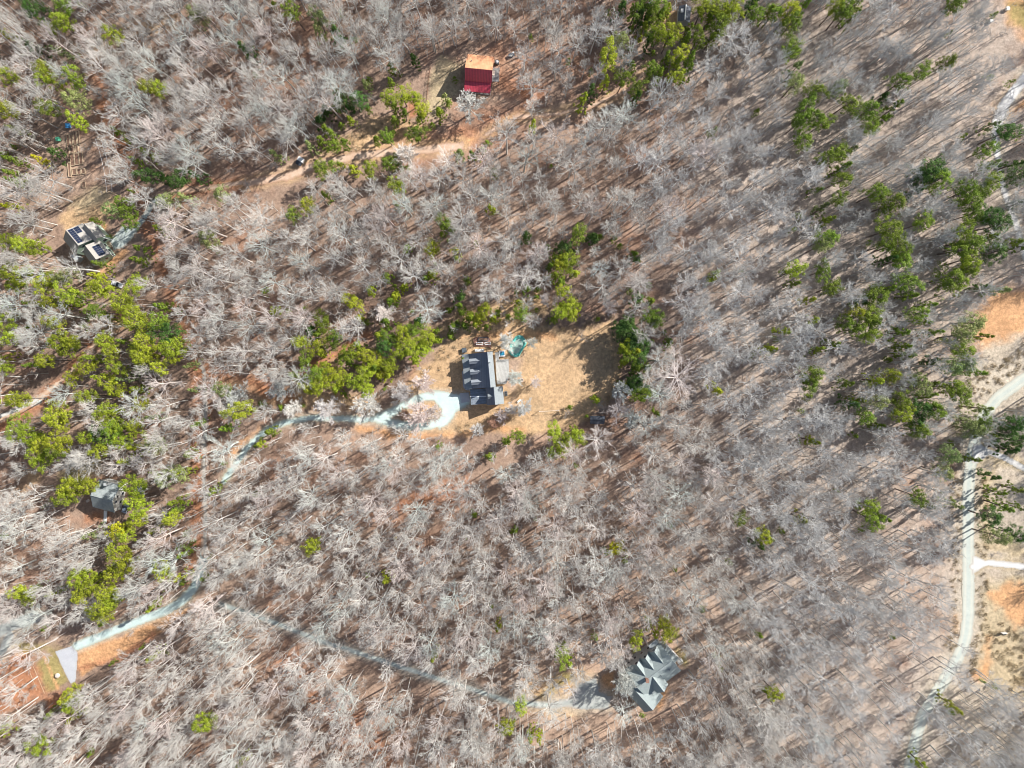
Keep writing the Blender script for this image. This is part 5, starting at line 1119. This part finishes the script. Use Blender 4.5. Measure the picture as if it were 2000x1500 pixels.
THIN = [([(190, 120), (215, 230), (245, 300), (275, 390), (330, 560), (392, 720), (396, 1080)], 11), ([(396, 720), (480, 745), (600, 775)], 16), ([(240, 620), (200, 650), (110, 760), (0, 830)], 13),
        ([(300, 385), (450, 362), (560, 342)], 17), ([(520, 352), (620, 322), (700, 308), (830, 295), (960, 262), (1040, 215)], 17), ([(1040, 235), (1120, 215), (1230, 175), (1300, 95)], 12), ([(960, 265), (1040, 215)], 20), ([(500, 1203), (700, 1277), (880, 1335), (1080, 1378)], 11), ([(590, 730), (720, 655)], 10)]

def ok_sites(X, Y, pad=0.0):
    ok = np.ones(X.shape, bool)
    for q in HOUSES: ok &= sd_poly(X, Y, q) > 0.5
    for q in CLEAR: ok &= sd_poly(X, Y, q) > pad
    for s in EXCL: ok &= stroke_field(X, Y, s) > 1.0
    for pts, w in THIN: ok &= dist_line(X, Y, px_line(pts)) > w * MPP
    for s in (S_DRIVE2,): ok &= stroke_field(X, Y, s) > 0.5
    return ok

def ok_both(X, Y, z):
    """the foot stands clear, and the crown does not hang over a roof, a drive or a clearing"""
    f = H / (H - z)
    ok = ok_sites(X, Y)
    for q in HOUSES: ok &= sd_poly(X * f, Y * f, q) > 2.6
    for q in CLEAR: ok &= sd_poly(X * f, Y * f, q) > 0.0
    for s, w in EXCL_SKY: ok &= stroke_field(X * f, Y * f, s) > w
    return ok

def scatter(step, seed, x0=-222, x1=240, y0=-170, y1=190):
    r = np.random.RandomState(seed)
    gx = np.arange(x0, x1, step); gy = np.arange(y0, y1, step)
    X, Y = np.meshgrid(gx, gy); X = X + (np.arange(len(gy)) % 2)[:, None] * step / 2
    X = X + r.uniform(-.48, .48, X.shape) * step; Y = Y + r.uniform(-.48, .48, Y.shape) * step
    return X.ravel(), Y.ravel(), r

gpos = np.array([[*P(g_[0], g_[1], 12)[:2], g_[2] * MPP] for g_ in greens])
def clear_of_pines(X, Y, f=0.8):
    ok = np.ones(X.shape, bool)
    cx, cy = PX(X, Y, 17.0)                         # where the bare crown would hang over the pines
    for (x, y, r), g_ in zip(gpos, greens):
        if r > 1.9: ok &= np.hypot(X - x, Y - y) > r * 0.6
        if g_[3] != 'p' and r > 0.9: ok &= np.hypot(cx - g_[0], cy - g_[1]) > g_[2] * f + (8 if r > 2 else 5)
    return ok

X, Y, r_ = scatter(5.85, 17); X2, Y2, r2 = scatter(5.6, 18)
_px = PX(X2, Y2)[0]; k = (r2.rand(len(X2)) < 0.45 / (1 + np.exp(-(_px - 1400) / 60))); X = np.concatenate([X, X2[k]]); Y = np.concatenate([Y, Y2[k]])
k = ok_both(X, Y, 17.0) & clear_of_pines(X, Y); X, Y = X[k], Y[k]
px_, py_ = PX(X, Y)
right = 1 / (1 + np.exp(-(px_ - 1330 + (750 - py_) * 0.3) / 90))          # younger, finer wood on the right
keep = r_.rand(len(X)) < 0.94 - 0.10 * right - 0.30 * (fbm(X, Y, 17, 77) > 0.62)
X, Y, right = X[keep], Y[keep], right[keep]
S = (0.90 - 0.17 * right) * r_.uniform(0.6, 1.38, len(X)); SZ = (1.02 - 0.16 * right) * r_.uniform(0.72, 1.14, len(X))
IDX = r_.randint(0, 8, len(X)); ROT = r_.uniform(0, 2 * pi, len(X))
px_, py_ = PX(X, Y, 15.0)
inview = (px_ > 15) & (px_ < 1985) & (py_ > 15) & (py_ < 1485)

# lone trees one can point at: (crown pixel x, y, crown radius px, height m, tone)
LONE = [(992, 668, 19, 9, 'pale'), (1037, 670, 12, 6, 'pale'), (1045, 748, 11, 7, 'pale'), (1005, 735, 16, 9, 'pale'), (1022, 795, 18, 9, 'grey'), (1000, 800, 13, 6, 'grey'), (820, 808, 28, 8, 'pale'), (845, 805, 18, 6, 'pale'), (788, 810, 12, 4, 'brown'),
        (830, 748, 22, 9, 'pale'), (788, 768, 22, 9, 'grey'), (720, 788, 28, 10, 'pale'), (570, 797, 20, 9, 'pale'), (640, 800, 24, 9, 'grey'), (915, 205, 26, 12, 'pale'), (797, 305, 24, 12, 'pale'), (870, 310, 26, 13, 'pale'), (1213, 795, 28, 14, 'grey'), (1168, 865, 36, 16, 'pale'),
        (665, 637, 28, 14, 'pale'), (835, 600, 34, 17, 'pale'), (1025, 540, 36, 17, 'pale'), (953, 552, 26, 14, 'pale'), (1215, 990 - 230, 20, 12, 'grey'), (1320, 730, 52, 18, 'pale'), (751, 614, 20, 10, 'pale'), (1190, 600, 16, 9, 'grey'), (1168, 528, 26, 14, 'grey'),
        (1065, 585, 12, 6, 'grey'), (1235, 815, 20, 11, 'grey'), (30, 1110, 30, 15, 'pale'), (1290, 180, 36, 17, 'grey'), (1440, 70, 40, 18, 'grey'), (1215, 215, 34, 16, 'pale'), (980, 812, 14, 5, 'grey'), (935, 838, 14, 6, 'grey'), (965, 826, 12, 5, 'brown'), (1226, 1324, 21, 14, 'pale'), (1040, 205, 22, 14, 'pale'),
        (265, 795, 40, 18, 'pale'), (450, 800, 36, 14, 'pale'), (440, 870, 40, 15, 'pale'), (1110, 1350, 26, 13, 'grey'), (1215, 1335, 24, 12, 'pale'), (460, 770, 24, 10, 'grey'), (545, 765, 22, 9, 'grey'), (1220, 1400, 30, 15, 'pale')]
BTONE = {'pale': (0.545, 0.515, 0.475), 'grey': (0.54, 0.525, 0.505), 'brown': (0.38, 0.24, 0.17)}
def bare_thing(x, y, s, sz, idx, rot, tone, cpx, label_desc, color=None, lib=None):
    root = thing('bare_tree', place_label(label_desc, *cpx), 'bare tree', (x, y, 0), rot, 'bare winter trees')
    root.scale = (s, s, sz); c = color or BTONE[tone]
    c = [v * RNG.uniform(0.9, 1.12) for v in c[:1]] + [c[1], c[2]]
    return link_tree(root, (lib or BARE)[idx], ('trunk', 'crown'), (c, c))
BUSHY = []
for i in range(4):
    tr, cr = bare_tree_meshes(350 + i, spread=3.4, ht=9.0, low=(0.22, 0.3, 0.26, 0.34)[i], tmin=0.026, dense=2)
    BUSHY.append((tr.mesh('trunk', M['bark_pale']), cr.mesh('crown', M['bark_pale'])))
PARTS = {}
lone_xy = []
for i, (x, y, r, ht, tone) in enumerate(LONE):
    zc = ht * 0.72; c = P(x, y, zc); R = r * MPP * (H - zc) / H
    lone_xy.append((c.x, c.y, R)); small = ht < 12.5
    sz, s = (ht / 9.0, R / 4.0) if small else (ht / 22.0, R / 5.2)
    if small: s *= 1.15
    bare_thing(c.x, c.y, s, sz, i % (4 if small else 8), RNG.uniform(0, 6.28), tone, (x, y), ('wide' if r > 25 else 'small') + f' {tone} bare tree', lib=BUSHY if small else BARE, color=(0.70, 0.66, 0.61) if tone == 'pale' else None)
d = np.full(len(X), 1e9)
for x, y, R in lone_xy: d = np.minimum(d, np.hypot(X - x, Y - y) - R * 0.75)
ok = d > 1.0; X, Y, S, SZ, IDX, ROT, right, px_, py_, inview = (a[ok] for a in (X, Y, S, SZ, IDX, ROT, right, px_, py_, inview))

score = np.where(inview, S * SZ, -1); order = np.argsort(-score)[:300 - len(LONE)]
ind = np.zeros(len(X), bool); ind[order] = True
for n_, i in enumerate(np.nonzero(ind)[0]):
    tone = 'grey' if right[i] > 0.5 else 'pale'
    o = bare_thing(X[i], Y[i], S[i], SZ[i], int(IDX[i]), float(ROT[i]), tone, (px_[i], py_[i]), ('tall wide' if S[i] > 1.1 else 'wide') + f' {tone} bare tree')
    PARTS.setdefault(int(IDX[i]), o)
proto_parts = [PARTS[i] for i in range(8)]

def gn_scatter(name, sets, X, Y, S, SZ, IDX, ROT, color, label, cat):
    """one object: points carrying instances of the given meshes (each set is a list of scene objects)"""
    me = bpy.data.meshes.new(name); n = len(X)
    me.vertices.add(n); me.vertices.foreach_set('co', np.stack([X, Y, np.zeros(n)], 1).astype(np.float32).ravel())
    def attr(nm, ty, arr, f='value'): a = me.attributes.new(nm, ty, 'POINT'); a.data.foreach_set(f, arr.ravel())
    attr('inst', 'INT', IDX.astype(np.int32)); attr('size', 'FLOAT_VECTOR', np.stack([S, S, SZ], 1).astype(np.float32), 'vector')
    attr('spin', 'FLOAT_VECTOR', np.stack([S * 0, S * 0, ROT], 1).astype(np.float32), 'vector')
    o = bpy.data.objects.new(name, me); COL.objects.link(o); o.color = (*color, 1)
    tagit(o, label, cat, kind='stuff')
    ng = bpy.data.node_groups.new(name, 'GeometryNodeTree')
    ng.interface.new_socket('Geometry', in_out='INPUT', socket_type='NodeSocketGeometry'); ng.interface.new_socket('Geometry', in_out='OUTPUT', socket_type='NodeSocketGeometry')
    N, L = ng.nodes, ng.links
    gi = N.new('NodeGroupInput'); go = N.new('NodeGroupOutput'); fin = N.new('GeometryNodeJoinGeometry')
    def na(nm, ty):
        a = N.new('GeometryNodeInputNamedAttribute'); a.data_type = ty; a.inputs['Name'].default_value = nm
        return [s for s in a.outputs if s.enabled and s.name == 'Attribute'][0]
    inst, size, spin = na('inst', 'INT'), na('size', 'FLOAT_VECTOR'), na('spin', 'FLOAT_VECTOR')
    e2r = N.new('FunctionNodeEulerToRotation'); L.new(spin, e2r.inputs[0])
    for objs in sets:
        jn = N.new('GeometryNodeJoinGeometry')
        for ob in reversed(objs):
            oi = N.new('GeometryNodeObjectInfo'); oi.transform_space = 'ORIGINAL'; oi.inputs['Object'].default_value = ob; oi.inputs['As Instance'].default_value = True
            L.new(oi.outputs['Geometry'], jn.inputs[0])
        ip = N.new('GeometryNodeInstanceOnPoints'); ip.inputs['Pick Instance'].default_value = True
        L.new(gi.outputs[0], ip.inputs['Points']); L.new(jn.outputs[0], ip.inputs['Instance']); L.new(inst, ip.inputs['Instance Index'])
        L.new(e2r.outputs[0], ip.inputs['Rotation']); L.new(size, ip.inputs['Scale']); L.new(ip.outputs[0], fin.inputs[0])
    L.new(fin.outputs[0], go.inputs[0])
    md = o.modifiers.new('scatter', 'NODES'); md.node_group = ng
    return o

rest = ~ind
lf = rest & (right <= 0.5); rt = rest & (right > 0.5)
tset = [p[0] for p in proto_parts]; cset = [p[1] for p in proto_parts]
gn_scatter('woodland', [tset, cset], X[lf], Y[lf], S[lf], SZ[lf], IDX[lf], ROT[lf], BTONE['pale'], 'pale bare winter wood covering the left and middle', 'woodland')
gn_scatter('woodland', [tset, cset], X[rt], Y[rt], S[rt], SZ[rt], IDX[rt], ROT[rt], BTONE['grey'], 'greyer fine-twigged bare wood covering the right', 'woodland')

tx = [P(g_[0], g_[1], 3.5) for g_ in TINY]; ts = np.array([g_[2] * MPP / 2.1 for g_ in TINY])
CED0 = [o for o in bpy.data.objects if o.name.startswith('cedar_tree') and o.parent is None][:3]
gn_scatter('cedar_scrub', [[[c for c in o.children if c.name.startswith('crown')][0] for o in CED0]], np.array([p.x for p in tx]), np.array([p.y for p in tx]), ts, ts * 0.0 + 0.6,
           np.arange(len(tx)) % 3, np.arange(len(tx)) * 1.7, GREEN['m'], 'smallest evergreen scrub dotted through the wood', 'scrub')

# leafless undergrowth
sap = []
for i in range(4):
    x, y = [(1130, 655), (742, 838), (655, 268), (1105, 808)][i]; p = P(x, y)
    o = sapling_mesh(400 + i).top('sapling', M['bark_pale']); o.location = (p.x, p.y, 0); o.color = (0.42, 0.36, 0.31, 1)
    tagit(o, place_label('leafless brown sapling', x, y), 'sapling', 'leafless saplings in the open'); sap.append(o)
poles = []
for i in range(4):
    x, y = [(1196, 556), (1140, 880), (610, 868), (1040, 232)][i]; p = P(x, y)
    o = pole_mesh(500 + i).top('sapling', M['bark_pale']); o.location = (p.x, p.y, 0); o.color = (0.44, 0.41, 0.38, 1)
    tagit(o, place_label('slender grey bare sapling', *PX(p.x, p.y, 10)), 'sapling', 'slender bare saplings at the wood edge'); poles.append(o)
XP, YP, rp = scatter(4.4, 37); k = ok_both(XP, YP, 9.0) & (rp.rand(len(XP)) < 0.62); XP, YP = XP[k], YP[k]
sp = rp.uniform(0.6, 1.15, len(XP))
gn_scatter('understorey', [poles], XP, YP, sp, sp * rp.uniform(.8, 1.15, len(XP)), rp.randint(0, 4, len(XP)), rp.uniform(0, 6.28, len(XP)), (0.50, 0.46, 0.42), 'thin grey leafless pole trees filling the wood', 'young wood')
XU, YU, ru = scatter(6.5, 29); k = ok_sites(XU, YU, -1.5) & (ru.rand(len(XU)) < 0.6); XU, YU = XU[k], YU[k]
su = ru.uniform(0.5, 1.15, len(XU))
gn_scatter('undergrowth', [sap], XU, YU, su, su * ru.uniform(.6, 1.1, len(XU)), ru.randint(0, 4, len(XU)), ru.uniform(0, 6.28, len(XU)), (0.40, 0.36, 0.33), 'leafless brown-grey undergrowth between the trees', 'undergrowth')
# dry brush and grass tufts on the verges and round the clearing
def tuft_mesh(seed, n=60, r=0.9, h_=0.7):
    rng = random.Random(seed); m = MB()
    for _ in range(n):
        a = rng.uniform(0, 6.28); q = r * rng.random() ** 0.6; x, y = q * cos(a), q * sin(a); l = h_ * rng.uniform(.5, 1.2); b = rng.uniform(0, 6.28); w = 0.05
        tx, ty = x + rng.uniform(-.4, .4), y + rng.uniform(-.4, .4)
        i = len(m.v); m.v += [(x - w * sin(b), y + w * cos(b), -0.05), (x + w * sin(b), y - w * cos(b), -0.05), (tx, ty, l)]; m.f.append([i, i + 1, i + 2])
    return m
tufts = []
for i in range(3):
    x, y = [(868, 700), (1100, 640), (1925, 960)][i]; p = P(x, y)
    o = tuft_mesh(600 + i).top('grass_clump', M['bark_pale']); o.location = (p.x, p.y, 0); o.color = (0.50, 0.42, 0.28, 1)
    tagit(o, place_label('straw coloured grass clump', x, y), 'grass clump', 'dry grass clumps in the open'); tufts.append(o)
TZ = [([(1868, 800), (1868, 1000), (1868, 1200), (1860, 1270)], 14), ([(1918, 930), (1916, 1080)], 12), ([(1917, 1130), (1915, 1250), (1890, 1330)], 14), ([(1900, 760), (1940, 735), (2010, 690)], 22), ([(1935, 850), (1960, 825), (2020, 790)], 16),
      ([(830, 735), (860, 705), (880, 680)], 12), ([(870, 640), (930, 615), (1000, 625), (1080, 640)], 13), ([(1080, 645), (1140, 640), (1200, 610)], 12), ([(900, 835), (960, 820)], 8), ([(1960, 1250), (2010, 1320)], 34), ([(640, 290), (700, 275), (760, 245)], 16), ([(1180, 790), (1205, 740)], 8)]
XG, YG, rg = scatter(1.9, 51); dg = np.full(XG.shape, 1e9)
for pts, w in TZ: dg = np.minimum(dg, dist_line(XG, YG, px_line(pts)) - w * MPP)
k = (dg < 0) & (rg.rand(len(XG)) < 0.75)
for q in EXCL: k &= stroke_field(XG, YG, q) > 0.6
for q in HOUSES[:1]: k &= sd_poly(XG, YG, q) > 0.5
XG, YG = XG[k], YG[k]; sg = rg.uniform(0.6, 1.4, len(XG))
gn_scatter('dry_brush', [tufts], XG, YG, sg, sg, rg.randint(0, 3, len(XG)), rg.uniform(0, 6.28, len(XG)), (0.50, 0.42, 0.29), 'dry straw coloured brush on road verges and clearing edges', 'brush')
print('bare', len(X), 'pines', len(BIG), 'cedars', len(SMALL), 'under', len(XU))
